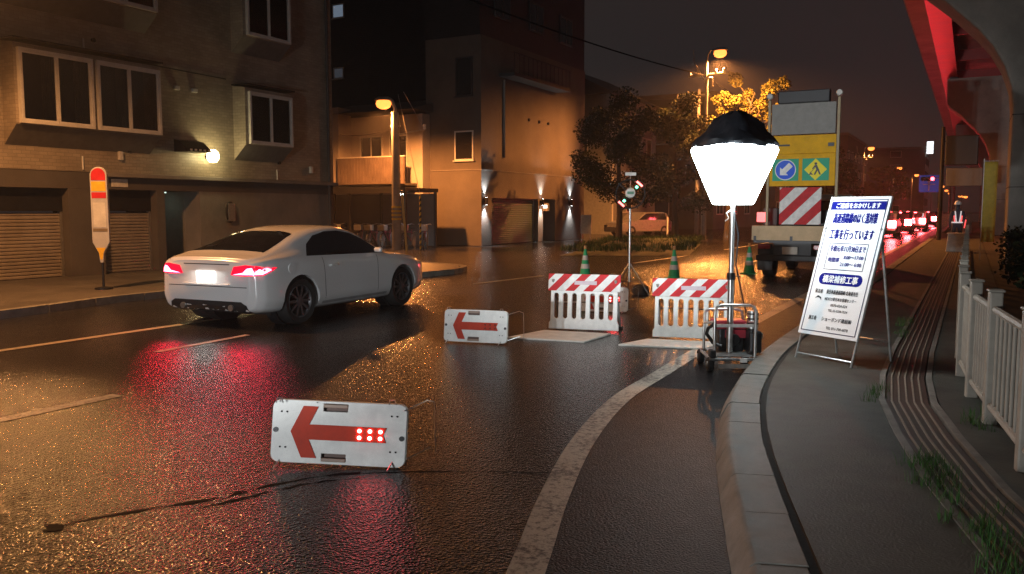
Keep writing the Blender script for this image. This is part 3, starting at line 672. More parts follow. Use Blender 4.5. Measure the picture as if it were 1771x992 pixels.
bx('roof', M_DARKMET, shl, -2.6, 3.2, -1.2, 1.2, 2.36, 2.52, bevel=0.02); bx('fascia', M_BLACK, shl, -2.62, 3.22, -1.26, -1.202, 2.28, 2.56)
for x in (-2.5, 0.2, 3.1):
    for y in (-1.1, 1.1): bx('post', M_DARKMET, shl, x - .05, x + .05, y - .05, y + .05, 0, 2.358)
bx('back_panel', M_DKREND, shl, -2.44, 3.04, 1.12, 1.16, 0.05, 2.3)
lt = MB().box(2.75, 2.95, -1.0, -.86, 2.22, 2.34).build('downlight', emis('cool_tube', (0.85, 0.93, 1.0), 26), shl)
lamp('light', 'SPOT', shl, (2.85, -.93, 2.2), (0.85, 0.93, 1.0), 110, (0, 0, 0), 130, .6, .06)

# bicycles
def bicycle():
    b = E('bicycle', (0, 0, 0), 0, 'bicycle', 'bicycle', 'bicycles parked under the shelter')
    for x in (-.52, .52):
        w = MB().lathe([(.30, -.018), (.335, -.014), (.335, .014), (.30, .018)], 22, (x, 0, .335), 'y', closed=True).build('wheel', M_RUBBER, b, smooth=True)
        sp_ = MB()
        for k in range(7):
            a = k * math.pi / 7; sp_.cyl((x - .3 * math.cos(a), 0, .335 - .3 * math.sin(a)), (x + .3 * math.cos(a), 0, .335 + .3 * math.sin(a)), .004, n=4)
        sp_.lathe([(.0, -.04), (.03, -.04), (.03, .04), (0, .04)], 8, (x, 0, .335), 'y').build('spokes', M_STEEL, w)
    fm = mat('bike_paint', (0.25, 0.03, 0.05), 0.35)
    fr = MB(); 
    fr.tube([(-.52, 0, .335), (-.08, 0, .30), (-.20, 0, .80)], .018, 7); fr.tube([(-.08, 0, .30), (.36, 0, .68), (.34, 0, .82)], .02, 7); fr.tube([(-.16, 0, .66), (.36, 0, .70)], .016, 7); fr.tube([(-.52, 0, .335), (-.17, 0, .70)], .012, 7); fr.tube([(.52, 0, .335), (.37, 0, .72), (.33, 0, .98)], .015, 7)
    fr.build('frame', fm, b, smooth=True)
    MB().tube([(.12, -.27, 1.0), (.30, -.24, 1.03), (.33, 0, .98), (.30, .24, 1.03), (.12, .27, 1.0)], .012, 7).build('handlebar', M_STEEL, b, smooth=True)
    MB().prism([(-.33, -.09), (-.33, .09), (-.12, .035), (-.02, .0), (-.12, -.035)], .82, .87, 'xy').build('saddle', M_BLACK, b, bevel=.015)
    bk = MB(); bk.prism([(.42, .76), (.74, .76), (.78, .98), (.40, .98)], -.15, .15, 'xz'); bk.build('basket', M_STEEL, b)
    MB().lathe([(.31, .0), (.36, .0), (.36, .05), (.345, .05)], 16, (-.52, -.025, .335), 'y').build('mudguard', M_STEEL, b, smooth=True)
    return b
bk0 = bicycle(); rr = random.Random(4)
bnames = ['leftmost bicycle under the dark shelter', 'second bicycle from the left under the dark shelter', 'third bicycle from the left under the dark shelter', 'bicycle just left of the utility pole under the shelter', 'bicycle just right of the utility pole', 'bicycle under the white light of the shelter', 'bicycle beside the striped guy wire guard', 'rightmost bicycle against the tower wall']
for i, nm in enumerate(bnames):
    b = bk0 if i == 0 else copy_tree(bk0); b.location = (-25.4 + i * .78, 28.5 + rr.uniform(-.2, .25) + (.6 if i > 5 else 0), 0); b.rotation_euler = (0, 0, R(-72) + rr.uniform(-.2, .2)); b['label'] = nm

# ------------------------------------------------------------------ tall tower with garage
tw = E('tower_block', (-19, 32, 0), 0, 'tall brown tower block with wall lights and garage by the side street', 'building')
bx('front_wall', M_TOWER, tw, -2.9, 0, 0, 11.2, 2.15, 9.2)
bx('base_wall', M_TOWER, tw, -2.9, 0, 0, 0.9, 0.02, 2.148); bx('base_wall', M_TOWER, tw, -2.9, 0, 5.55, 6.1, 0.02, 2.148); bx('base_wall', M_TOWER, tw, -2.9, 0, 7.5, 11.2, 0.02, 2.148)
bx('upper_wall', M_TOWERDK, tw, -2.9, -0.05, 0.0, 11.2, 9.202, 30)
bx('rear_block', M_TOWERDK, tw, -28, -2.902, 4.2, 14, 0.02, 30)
bx('string_course', M_RENDER, tw, -2.92, 0.03, -0.03, 11.22, 3.36, 3.40)
sh = shutter(0.902, 5.548, 2.1, M_GREENSH, tw, x=-0.28, z0=0.02, dz=.09)
bx('shutter_hood', M_DARKMET, tw, -.5, -.06, .902, 5.548, 2.1, 2.146)
bx('entry_back', M_GREENSH, tw, -1.6, -1.5, 6.1, 7.5, 0.02, 2.146)
bx('door', M_RENDER, tw, -1.5, -1.45, 6.3, 7.3, 0.02, 2.0)
nsg = bx('name_sign', mat('sign_panel', (.5, .5, .46), .5), tw, -0.30, -0.22, 6.35, 7.25, 1.55, 1.98)
bx('lit_emblem', emis('lit_emblem', (1.0, .95, .85), 3.0), nsg, -0.218, -0.212, 6.55, 7.0, 1.7, 1.86)
# window on the face that looks at the side street
def window_y(parent, y, x0, x1, z0, z1, fw=.06, name='window'):
    fr = plate([(x0, z0), (x1, z0), (x1, z1), (x0, z1)], [[(x0+fw, z0+fw), (x0+fw, z1-fw), (x1-fw, z1-fw), (x1-fw, z0+fw)]], y - .05, y + .03).build(name, M_FRAME, parent)
    bx('pane', M_GLASS, fr, x0 + fw - .005, x1 - fw + .005, y - .02, y - .01, z0 + fw - .005, z1 - fw + .005); bx('sill', M_FRAME, fr, x0 - .05, x1 + .05, y - .12, y - .052, z0 - .05, z0 - .002)
    return fr
window_y(tw, -.002, -1.36, -0.38, 3.8, 5.1)
M_FRAME, _mf = mat('dark_frame', (.05, .05, .05), .5), M_FRAME
for y in (1.2, 4.6, 8.0): window(tw, .0, y, y + 1.5, 10.2, 11.6, 2, proud=.03)
window_y(tw, -.002, -1.3, -.42, 6.6, 8.3); window_y(tw, -.002, -1.3, -.42, 11.4, 12.8)
M_FRAME = _mf
for (x0, x1, z0, z1, e_) in ((-11.8, -11.0, 11.9, 12.65, .22), (-11.8, -11.1, 8.7, 9.3, .04)):
    f = window_y(tw, 4.198, x0, x1, z0, z1); bx('lit_blind', emis('blue_blind_%d' % int(z0), (.45, .6, .8), e_), f, x0 + .07, x1 - .07, 4.170, 4.176, z0 + .07, z1 - .07)
bal_ = E('balcony_rail', (0, 0, 0)); bal_.parent = tw
bx('slab', M_TOWERDK, bal_, 0.002, .8, 1.6, 7.6, 7.6, 7.75); bx('top_rail', M_DARKMET, bal_, .74, .79, 1.6, 7.6, 8.6, 8.64)
for i in range(14): bx('bar', M_DARKMET, bal_, .755, .775, 1.65 + i * .455, 1.67 + i * .455, 7.752, 8.598)
MB().cyl((.06, 2.0, 4.0), (.06, 2.0, 7.5), .05, n=10).build('downpipe', M_TOWER, tw, smooth=True)
for y in (4.5, 5.6, 6.6): MB().lathe([(.07, 0), (.08, .05), (.05, .08)], 10, (0, y, 5.95), 'x').build('vent_cap', M_DARKMET, tw, smooth=True)
M_SCONCE = emis('sconce_led', (0.92, 0.96, 1.0), 40)
for (y, c, nm) in ((0.25, (0.9, 0.95, 1.0), 'up and down wall light at the tower corner, left of the garage'), (5.82, (1.0, 0.92, 0.8), 'up and down wall light between the garage and the tower entry'), (9.3, (0.9, 0.95, 1.0), 'up and down wall light right of the tower entry')):
    sc = E('wall_light', (-19, 32 + y, 2.0), 0, nm, 'lamp', 'up and down wall lights on the tower')
    MB().box(.0, .05, -.04, .04, -.06, .06).build('bracket', M_DARKMET, sc); MB().lathe([(.065, -.16), (.065, .16)], 14, (.12, 0, 0)).build('body', M_DARKMET, sc, smooth=True)
    for sgn in (-1, 1):
        MB().lathe([(.052, sgn * .163), (.0, sgn * .166)], 14, (.12, 0, 0)).build('lens', M_SCONCE, sc)
        lamp('light', 'SPOT', sc, (.13, 0, sgn * .19), c, 320 if sgn > 0 else 460, (R(180) if sgn > 0 else 0, 0, 0), 80, .9, .04)
# neighbouring grey house and far dark blocks
gh = E('grey_house', (-21, 52, 0), 0, 'narrow grey house behind the dark trees, right of the tower', 'house')
bx('wall', mat('grey_siding', (.30, .31, .30), .8), gh, -8, 0, 0, 9, 0, 9.2); MB().prism([(-8.3, 9.2), (.3, 9.2), (-4, 11.4)], -.3, 9.3, 'xz').build('roof', M_DKREND, gh)
window_y(gh, -.002, -3, -1.6, 5.2, 6.8); window(gh, .0, 2, 4, 5.2, 6.8); window(gh, .0, 6, 8, 5.2, 6.8); window(gh, .0, 2, 4, 1.4, 2.8)
MB().cyl((.06, 0.3, 0), (.06, .3, 9), .06, n=8).build('downpipe', M_FRAME, gh, smooth=True)
for i, (x, y, w, d, h, nm) in enumerate(((-24, 70, 10, 18, 11, 'dark block beyond the grey house'), (-26, 100, 12, 26, 9, 'long low dark block beside the second far lamp'), (-24, 150, 11, 30, 14, 'dark far block left of the white vertical sign'), (-15.3, 205, 12, 20, 15, 'far block carrying the white vertical sign'), (-40, 50, 14, 14, 13, 'dark block behind the grey house roof'))):
    b = E('far_building', (x, y, 0), 0, nm, 'building', 'dark buildings down the road')
    bx('wall', M_DKREND, b, -w/2, w/2, 0, d, 0, h); bx('parapet', M_RENDER, b, -w/2 - .1, w/2 + .1, -.1, d + .1, h, h + .4)
    for f in range(int(h / 3)):
        for k in range(int(d / 5)): window(b, w/2 + .002, 1 + k * 5, 3.2 + k * 5, 1.2 + f * 3, 2.6 + f * 3, 2)
        window_y(b, -.002, -1, 1.2, 1.2 + f * 3, 2.6 + f * 3)
vs_ = E('blade_sign', (-8.45, 204.8, 0), 0, 'small bright white vertical sign high above the far traffic', 'sign')
bx('panel', emis('blade_lit', (0.9, 0.97, 1.0), 2.2), vs_, -.65, .65, -.15, .15, 13.8, 16.4); bx('bracket', M_DARKMET, vs_, -1.0, -.652, -.05, .05, 14.2, 14.4)
for i in range(3): bx('divider', M_DARKMET, vs_, -.66, .66, -.16, -.152, 14.4 + i * .62, 14.46 + i * .62)

# ------------------------------------------------------------------ street lamps and poles
def lamp_head(t, p, d, power, es=22, spot=150, sc=1.0, col=SODIUM):
    """sodium head at p, looking down, its long axis along d"""
    dx, dy = d; a = math.atan2(dy, dx); m = Matrix.Translation(p) @ Matrix.Rotation(a, 4, 'Z') @ Matrix.Scale(sc, 4)
    MB().lathe([(0, .10), (.08, .09), (.13, .04), (.145, 0), (.14, -.02)], 16).xf(m @ Matrix.Diagonal((2.0, 1, 1, 1))).build('lamp_housing', M_GREYPOLE, t, smooth=True)
    MB().lathe([(.12, -.0), (.165, -.05), (.18, -.13), (.15, -.22), (.08, -.275), (0, -.29)], 18).xf(m @ Matrix.Diagonal((1.35, 1, 1, 1))).build('lamp_lens', emis('sodium_lens', (1.0, 0.235, 0.04), 3.4), t, smooth=True)
    if power: lamp('light', 'SPOT', t, (p[0], p[1], p[2] - .33 * sc), col, power, (0, 0, 0), spot, .5, .12)
up = E('utility_pole', (-20.45, 27.7, 0), 0, 'concrete utility pole with lit sodium lamp beside the orange house', 'utility pole')
MB().tube([(0, 0, 0), (0, 0, 5.5)], [.19, .155], 16).build('pole', mat('concrete_pole', (.26, .24, .21), .85, var=.3, vscale=3), up, smooth=True)
for i in range(4): MB().lathe([(.197, 1.2 + i * .16), (.197, 1.28 + i * .16)], 16).build('warning_band', mat('yellow_band', (.55, .38, .03), .5), up, smooth=True)
MB().tube([(0, 0, 5.4), (.0, 0, 5.65), (-.1, -.05, 5.95), (-.28, -.12, 6.05)], .07, 10).build('lamp_arm', M_GREYPOLE, up, smooth=True)
lamp_head(up, (-.42, -.2, 6.0), (-.9, -.4), 6800, 24, 168, 1.3)
MB().tube([(0, 0, 4.6), (1.2, .3, 4.8)], .03, 7).build('cross_arm', M_STEEL, up, smooth=True); MB().tube([(1.2, .3, 4.8), (.35, .1, 6.3)], .012, 6).build('stay', M_STEEL, up, smooth=True)
MB().tube([(-.25, 0, 4.95), (.25, 0, 4.95)], .025, 7).build('step_bolt', M_STEEL, up, smooth=True)
MB().lathe([(.05, 0), (.07, .05), (.05, .1), (.07, .15), (.04, .2)], 10, (1.2, .3, 4.8)).build('insulator', M_WHITEP, up, smooth=True)
gw = E('guy_guard', (-19.0, 27.3, 0), 0, 'black and yellow striped guy wire guard near the bicycles', 'guy guard')
MB().tube([(0, 0, 0), (.0, 0, 2.2)], .035, 8).build('guard', stripe_mat('hazard', .22, (.02, .02, .02), (.6, .42, .03), 1.0), gw, smooth=True); MB().tube([(0, 0, 2.2), (-1.3, .4, 6.2)], .008, 5).build('wire', M_STEEL, gw)
yp = E('marker_post', (-19.45, 27.0, 0), 0, 'leaning pale yellow marker post left of the striped guard', 'post')
MB().tube([(0, 0, 0), (-.25, .05, 2.3)], .045, 9).build('shaft', mat('post_yellow', (.5, .38, .12), .5), yp, smooth=True); MB().lathe([(.055, 0), (.055, .06), (.0, .09)], 9, (-.25, .05, 2.3)).build('cap', M_BLACK, yp, smooth=True)

def street_lamp(x, y, h, power, label, gear=False, arm=1.2, es=24, sc=1.0, col=SODIUM):
    t = E('street_lamp', (x, y, 0), 0, label, 'street lamp', 'sodium street lamps')
    MB().tube([(0, 0, 0), (0, 0, h * .55), (0, 0, h - .5)], [.13, .10, .07], 12).build('pole', M_GREYPOLE, t, smooth=True)
    MB().tube([(0, 0, h - .52), (.02, 0, h - .15), (arm * .35, 0, h + .08), (arm, 0, h + .1)], .045, 9).build('arm', M_GREYPOLE, t, smooth=True)
    MB().lathe([(.2, 0), (.2, .1), (.14, .3)], 12).build('base', M_GREYPOLE, t, smooth=True)
    lamp_head(t, (arm + .2, 0, h + .06), (1, 0), power, es, 165, sc, col)
    if gear:
        MB().tube([(-1.0, .2, h - 1.1), (1.0, -.2, h - 1.1)], .05, 8).build('cross_arm', M_STEEL, t, smooth=True)
        for k in (-.9, -.5, .5, .9): MB().lathe([(.03, 0), (.06, .05), (.04, .1), (.06, .15), (.02, .2)], 9, (k, -.2 * k, h - 1.06)).build('insulator', M_WHITEP, t, smooth=True)
        MB().tube([(0, 0, h - 1.6), (-.7, .1, h - .4), (-.75, .1, h + .2)], .035, 8).build('stay', M_STEEL, t, smooth=True)
        MB().lathe([(.13, 0), (.13, .45), (.08, .5)], 12, (.28, -.15, h - 1.75)).build('transformer', M_GREYPOLE, t, smooth=True)
    return t
street_lamp(-12.0, 42.5, 9.5, 19000, 'tall lit street lamp with cable gear behind the white floodlight', True, .45, 24, 1.35)
street_lamp(-10.6, 100, 8.4, 1800, 'lit street lamp just right of the work truck board', True, .5, sc=1.4)
street_lamp(-10.6, 140, 8.0, 1500, 'lit street lamp over the far yellow tree', False, .6, sc=1.5)
street_lamp(-10.6, 185, 8.6, 1200, 'lit street lamp left of the blue direction sign', False, .6, sc=1.7)
for i, (y, nm) in enumerate(((235, 'first of the tiny lamps above the far traffic'), (290, 'second of the tiny lamps above the far traffic'), (350, 'third of the tiny lamps above the far traffic'), (410, 'last of the tiny lamps above the far traffic'))): street_lamp(-9.0 - .2 * i, y, 9, 0, nm, False, .8, 40, 2.6)
for i, (x_, y_, h_) in enumerate(((-2.6, 270, 5.5), (-3.9, 330, 6.5), (-5.6, 400, 7.5))): street_lamp(x_, y_, h_, 0, ('nearest', 'middle', 'farthest')[i] + ' of the tiny lamps beside the signal cabinet post', False, .8, 24, 2.2)
street_lamp(-14.9, 7.2, 6.1, 2700, 'lit street lamp on the far pavement by the shuttered garages', False, 1.5, col=(1.0, .42, .13))
for i, (x, y, z) in enumerate(((-13.4, 46, 8.2),)):
    t = E('utility_pole', (x, y, 0), 0, 'slim dark utility pole left of the tall street lamp', 'utility pole'); MB().tube([(0, 0, 0), (0, 0, z)], [.12, .08], 10).build('pole', M_GREYPOLE, t, smooth=True); MB().tube([(-.6, 0, z - .3), (.6, 0, z - .3)], .04, 7).build('cross_arm', M_STEEL, t, smooth=True)
def cable(a, b, sag, r, label):
    pts = [(a[0] + (b[0]-a[0])*k, a[1] + (b[1]-a[1])*k, a[2] + (b[2]-a[2])*k - sag * 4 * k * (1 - k)) for k in [i / 24 for i in range(25)]]
    tag(MB().tube(pts, r, 6).build('overhead_cable', mat('cable_sheath', (.008, .008, .008), 1.0, spec=0, var=0)), label, 'cable', 'overhead cables')
cable((-15.6, 9.0, 9.0), (-12.2, 42.4, 8.4), .55, .028, 'thick overhead cable crossing the apartment block and tower')
cable((-13.4, 46, 7.9), (-20.3, 60, 8.6), .3, .015, 'thin overhead cable over the grey house')
cable((-12, 42.5, 8.3), (-10.6, 100, 7.6), .8, .02, 'overhead cable running down the road past the lamps')
cable((-20.45, 27.7, 4.9), (-26.5, 31.0, 5.2), .2, .012, 'thin cable from utility pole to the orange house')

# ------------------------------------------------------------------ bus stop
bs = E('bus_stop', (-14.25, 10.10, .12), R(28), 'bus stop sign with red top and yellow band, before the shutters', 'bus stop')
MB().cyl((0, 0, 0), (0, 0, .75), .022, n=10).build('post', M_DARKMET, bs, smooth=True); MB().lathe([(.16, 0), (.16, .03), (.05, .05)], 18).build('base', M_DARKMET, bs, smooth=True)
out = [(-.03, .50), (.03, .50), (.05, .68), (.16, .88), (.16, 2.08)] + [(.16 * math.cos(R(a)), 2.12 + .16 * math.sin(R(a))) for a in range(10, 180, 20)] + [(-.16, 2.08), (-.16, .88), (-.05, .68)]
bdy = MB().prism(out, -.035, .035).build('panel', mat('bus_panel', (.42, .42, .41), .5, var=.2), bs, bevel=.012)
def dec(parent, x0, x1, z0, z1, m, y=-.0385, nm='print'): return MB().add([(x0, y, z0), (x1, y, z0), (x1, y, z1), (x0, y, z1)], [(0, 1, 2, 3)]).build(nm, m, parent)
M_BUSR = mat('bus_red', (.55, .02, .02), .4); M_BUSY = mat('bus_yellow', (.75, .45, .02), .4)
MB().prism([(-.135, 2.03), (.135, 2.03), (.135, 2.1)] + [(.135 * math.cos(R(a)), 2.12 + .135 * math.sin(R(a))) for a in range(10, 180, 20)] + [(-.135, 2.1)], -.039, -.036).build('print', M_BUSR, bdy)
dec(bdy, -.135, .135, 1.83, 2.01, M_BUSY); dec(bdy, -.135, .135, 1.70, 1.81, M_BUSR)
dec(bdy, -.115, .115, 1.16, 1.62, mat('timetable', (.55, .55, .5), .5)); dec(bdy, -.135, .135, 1.08, 1.14, mat('print_brown', (.2, .15, .08), .5))
MB().prism([(-.02, .56), (.02, .56), (.045, .69), (.09, .78), (-.09, .78), (-.045, .69)], -.039, -.036).build('print', M_BUSY, bdy)

# ------------------------------------------------------------------ cars
def loft_car(prof, L, seg=64, ring=None):
    """prof: stations (y, [(x,z) half section from bottom centre to top centre])"""
    ns = len(prof); nc = len(prof[0][1])
    ysamp = []; 
    for i in range(ns - 1):
        for j in range(5): ysamp.append((i, j / 5))
    ysamp.append((ns - 2, 1.0))
    def cr(p0, p1, p2, p3, t): return 0.5 * (2*p1 + (p2-p0)*t + (2*p0-5*p1+4*p2-p3)*t*t + (3*p1-p0-3*p2+p3)*t**3)
    rows = []
    for (i, t) in ysamp:
        ids = [max(i-1, 0), i, i+1, min(i+2, ns-1)]
        y = prof[i][0] + (prof[i+1][0] - prof[i][0]) * t
        sec = []
        for c in range(nc):
            q = [prof[k][1][c] for k in ids]
            sec.append((max(0, cr(q[0][0], q[1][0], q[2][0], q[3][0], t)), cr(q[0][1], q[1][1], q[2][1], q[3][1], t)))
        half = []
        for c in range(nc - 1):
            id2 = [max(c-1, 0), c, c+1, min(c+2, nc-1)]
            for j in range(4):
                tt = j / 4; a = [sec[k] for k in id2]
                half.append((max(0, cr(a[0][0], a[1][0], a[2][0], a[3][0], tt)), cr(a[0][1], a[1][1], a[2][1], a[3][1], tt)))
        half.append(sec[-1]); half[0] = (0, half[0][1]); half[-1] = (0, half[-1][1])
        ring_ = [(x, y, z) for x, z in half] + [(-x, y, z) for x, z in reversed(half[1:-1])]
        rows.append(ring_)
    k = len(rows[0]); mb = MB(); vs = [v for r_ in rows for v in r_]; fs = []
    for i in range(len(rows) - 1):
        for j in range(k): fs.append((i*k+j, i*k+(j+1) % k, (i+1)*k+(j+1) % k, (i+1)*k+j))
    fs += [tuple(range(k)), tuple((len(rows)-1)*k + j for j in range(k))]
    return mb.add(vs, fs)
def project_patch(bvh, poly, axis, sign, off, name, m, parent, cuts=5, thick=0.0):
    """lay a sheet onto the body: poly in the plane across axis, shot along -sign*axis"""
    bm = bmesh.new()
    P3 = (lambda a, b: (sign * 5, a, b)) if axis == 'x' else ((lambda a, b: (a, sign * 9, b)) if axis == 'y' else (lambda a, b: (a, b, sign * 5)))
    vs = [bm.verts.new(P3(a, b)) for a, b in poly]
    bmesh.ops.triangle_fill(bm, use_beauty=True, edges=[bm.edges.new((vs[i], vs[(i+1) % len(vs)])) for i in range(len(vs))])
    for _ in range(cuts):
        es = [e for e in bm.edges if e.calc_length() > 0.07]
        if not es: break
        bmesh.ops.subdivide_edges(bm, edges=es, cuts=1); bmesh.ops.triangulate(bm, faces=bm.faces[:])
    d = Vector((-sign if axis == 'x' else 0, -sign if axis == 'y' else 0, -sign if axis == 'z' else 0)); bad = []
    for v in bm.verts:
        h = bvh.ray_cast(v.co, d)
        if h[0] is None: bad.append(v)
        else:
            n = h[1]
            if n.dot(d) > 0: n = -n
            v.co = h[0] + n * off
    if bad: bmesh.ops.delete(bm, geom=bad, context='VERTS')
    bmesh.ops.recalc_face_normals(bm, faces=bm.faces[:])
    me = bpy.data.meshes.new(name); bm.to_mesh(me); bm.free(); me.materials.append(m)
    for p_ in me.polygons: p_.use_smooth = True
    o = bpy.data.objects.new(name, me); COL.objects.link(o); o.parent = parent
    if thick:
        md = o.modifiers.new('thick', 'SOLIDIFY'); md.thickness = thick; md.offset = 1
    return o
def wheel(parent, x, y, r=.325, w=.24, spokes=10):
    sx = 1 if x > 0 else -1
    t = MB().lathe([(r*.70, -w*.42), (r*.93, -w*.5), (r, -w*.36), (r, w*.36), (r*.93, w*.5), (r*.70, w*.42)], 30, (x, y, r), 'x', closed=True).build('wheel', M_RUBBER, parent, smooth=True)
    rim = MB().lathe([(r*.72, -w*.40), (r*.66, -w*.3), (r*.66, w*.3), (r*.72, w*.42), (r*.70, w*.44), (r*.62, w*.30), (r*.62, -w*.40)], 30, (x, y, r), 'x', closed=True).build('rim', M_RIM, t, smooth=True)
    sp_ = MB(); xo = x + sx * w * .34
    for k in range(spokes):
        a = 2 * math.pi * k / spokes; ca, sa = math.cos(a), math.sin(a); ww = .02
        pts = [(r*.08, -ww), (r*.66, -ww*.7), (r*.66, ww*.7), (r*.08, ww)]
        sp_.add([(xo + (sx*.012 if q < 4 else -sx*.02), y + pts[q % 4][0]*ca - pts[q % 4][1]*sa, r + pts[q % 4][0]*sa + pts[q % 4][1]*ca) for q in range(8)], [(0,1,2,3),(7,6,5,4),(0,1,5,4),(1,2,6,5),(2,3,7,6),(3,0,4,7)])
    sp_.lathe([(0, -.02), (r*.17, -.02), (r*.17, .02), (0, .025)], 14, (xo, y, r), 'x').build('spokes', M_RIM, t)
    MB().lathe([(0, -.01), (r*.5, -.01), (r*.5, .01), (0, .01)], 20, (x - sx * .02, y, r), 'x').build('brake_disc', M_DARKMET, t, smooth=True)
    return t
M_RIM = mat('alloy_rim', (.20, .20, .21), .4, metal=.8, var=.1)
M_CARW = mat('white_car_paint', (.80, .80, .80), .22, var=0, coat=.8)
M_TAIL = mat('tail_red_lens', (.35, .005, .01), .15, var=0, emit=(1, .005, .03), estr=1.6)
M_TAILHOT = emis('tail_led', (1.0, .05, .11), 26)
def coupe():
    c = E('white_coupe', (0, 0, 0), 0, 'white coupe with lit red tail lamps driving away on the wet road', 'car')
    def sec(w, zb, zs, wr, zr, zt, ws=None, wb=None):
        ws = ws or w * .95; wb = wb or w * .8
        return [(0, zb), (wb, zb), (w * .985, zb + .13), (w, zb + .30), (w * .985, (zb + .3 + zs) / 2 + .06), (ws, zs), ((ws * .55 + wr * .45), zs + (zr - zs) * .5), (wr, zr), (wr * .55, zt - (zt - zr) * .15), (0, zt)]
    pr = [(0.00, sec(.70, .31, .85, .54, .905, .925, .67)), (0.035, sec(.81, .25, .875, .62, .945, .965, .77)), (0.13, sec(.875, .22, .90, .68, .965, .985, .83)), (0.33, sec(.905, .20, .92, .68, 1.01, 1.035, .86)),
          (0.60, sec(.91, .20, .925, .63, 1.085, 1.12, .87)), (0.95, sec(.916, .18, .925, .585, 1.20, 1.24, .86)), (1.35, sec(.905, .17, .91, .565, 1.29, 1.332, .85)), (1.75, sec(.895, .17, .90, .56, 1.33, 1.37, .85)),
          (2.10, sec(.895, .17, .89, .56, 1.315, 1.355, .85)), (2.45, sec(.895, .17, .885, .57, 1.225, 1.265, .85)), (2.80, sec(.90, .17, .88, .62, 1.05, 1.085, .85)), (3.05, sec(.91, .18, .865, .68, .92, .955, .85)),
          (3.40, sec(.91, .19, .845, .66, .885, .915, .84)), (3.75, sec(.885, .20, .80, .61, .84, .865, .81)), (4.00, sec(.82, .22, .73, .54, .765, .79, .74)), (4.13, sec(.70, .25, .65, .46, .68, .70, .62)), (4.18, sec(.54, .30, .58, .36, .60, .61, .48))]
    mb = loft_car(pr, 4.18)
    body = mb.build('body', M_CARW, c, smooth=True)
    for p_ in body.data.polygons: p_.use_smooth = True
    bmx = bmesh.new(); bmx.from_mesh(body.data); bvh = BVHTree.FromBMesh(bmx)
    yr, yf, r = .80, 3.30, .325
    # wheel arches cut out of the body
    for i, (x, y) in enumerate(((.80, yr), (-.80, yr), (.80, yf), (-.80, yf))):
        cut = MB().lathe([(.365, -.26), (.365, .26)], 36, (x, y, .335), 'x').build('cutter', M_BLACK)
        md = body.modifiers.new('arch', 'BOOLEAN'); md.object = cut; md.solver = 'EXACT'; md.operation = 'DIFFERENCE'
        bpy.context.view_layer.update(); me2 = bpy.data.meshes.new_from_object(body.evaluated_get(bpy.context.evaluated_depsgraph_get()))
        body.modifiers.clear(); body.data = me2; bpy.data.objects.remove(cut)
        me2.materials.clear(); me2.materials.append(M_CARW)
        MB().lathe([(.05, -.02), (.36, -.02), (.36, .16)], 26, ((.56 if x > 0 else -.56), y, .335), 'x').build('arch_liner', M_BLACK, c)
    me2 = body.data
    for p_ in me2.polygons: p_.use_smooth = True; p_.material_index = 0
    me2.set_sharp_from_angle(angle=R(35))
    for x in (.775, -.775):
        for y in (yr, yf): wheel(c, x, y, r, .23, 10)
    gl = glass('car_glass', (.012, .012, .014), .04)
    for s_ in (1, -1):
        project_patch(bvh, [(0.98, .95), (2.92, .915), (2.80, .985), (2.52, 1.145), (2.25, 1.24), (1.95, 1.285), (1.65, 1.28), (1.36, 1.225), (1.14, 1.11)], 'x', s_, .004, 'side_window', gl, c)
        project_patch(bvh, [(1.30, .92), (1.309, .92), (1.309, .32), (1.30, .32)], 'x', s_, .002, 'door_gap', M_BLACK, c)
        project_patch(bvh, [(2.62, .90), (2.629, .90), (2.594, .32), (2.585, .32)], 'x', s_, .002, 'door_gap', M_BLACK, c)
        project_patch(bvh, [(1.25, .245), (2.85, .245), (2.85, .285), (1.25, .285)], 'x', s_, .004, 'sill_trim', mat('sill_grey', (.35, .35, .35), .4), c)
        h_ = project_patch(bvh, [(1.42, .775), (1.62, .78), (1.62, .81), (1.42, .805)], 'x', s_, .006, 'door_handle', M_CARW, c, thick=.02)
        MB().lathe([(0, -.012), (.075, -.012), (.075, .004), (0, .006)], 16, (s_ * .90, .62, .80), 'x').build('fuel_cap', M_CARW, c, smooth=True) if s_ > 0 else None
        mr_ = MB().box(s_ * .90 - .07, s_ * .90 + .07, 2.57, 2.65, .93, 1.01).build('mirror', M_CARW, c, bevel=.03)
        # tail lamps wrap round the corner
        tl = project_patch(bvh, [(s_*.42, .735), (s_*.47, .845), (s_*.66, .87), (s_*.80, .86), (s_*.885, .83), (s_*.882, .79), (s_*.86, .735), (s_*.64, .722)], 'y', -1, .006, 'tail_lamp', M_TAIL, c)
        project_patch(bvh, [(s_*.46, .740), (s_*.85, .745), (s_*.878, .80), (s_*.865, .825), (s_*.82, .815), (s_*.79, .77), (s_*.755, .835), (s_*.69, .825), (s_*.63, .77)], 'y', -1, .011, 'lit_element', M_TAILHOT, tl)
        MB().cyl((s_*.42, -.03, .29), (s_*.42, .2, .29), .042, n=14).build('exhaust_pipe', M_STEEL, c, smooth=True)
    project_patch(bvh, [(-.64, .36), (.64, .36), (.51, 1.08), (.30, 1.15), (-.30, 1.15), (-.51, 1.08)], 'z', 1, .004, 'rear_window', gl, c)
    project_patch(bvh, [(-.68, 2.93), (.68, 2.93), (.50, 2.22), (.30, 2.17), (-.30, 2.17), (-.50, 2.22)], 'z', 1, .004, 'windscreen', gl, c)
    project_patch(bvh, [(-.40, .865), (.40, .865), (.40, .877), (-.40, .877)], 'y', -1, .003, 'boot_gap', M_BLACK, c)
    project_patch(bvh, [(-.68, .565), (.68, .565), (.68, .575), (-.68, .575)], 'y', -1, .003, 'bumper_gap', M_BLACK, c)
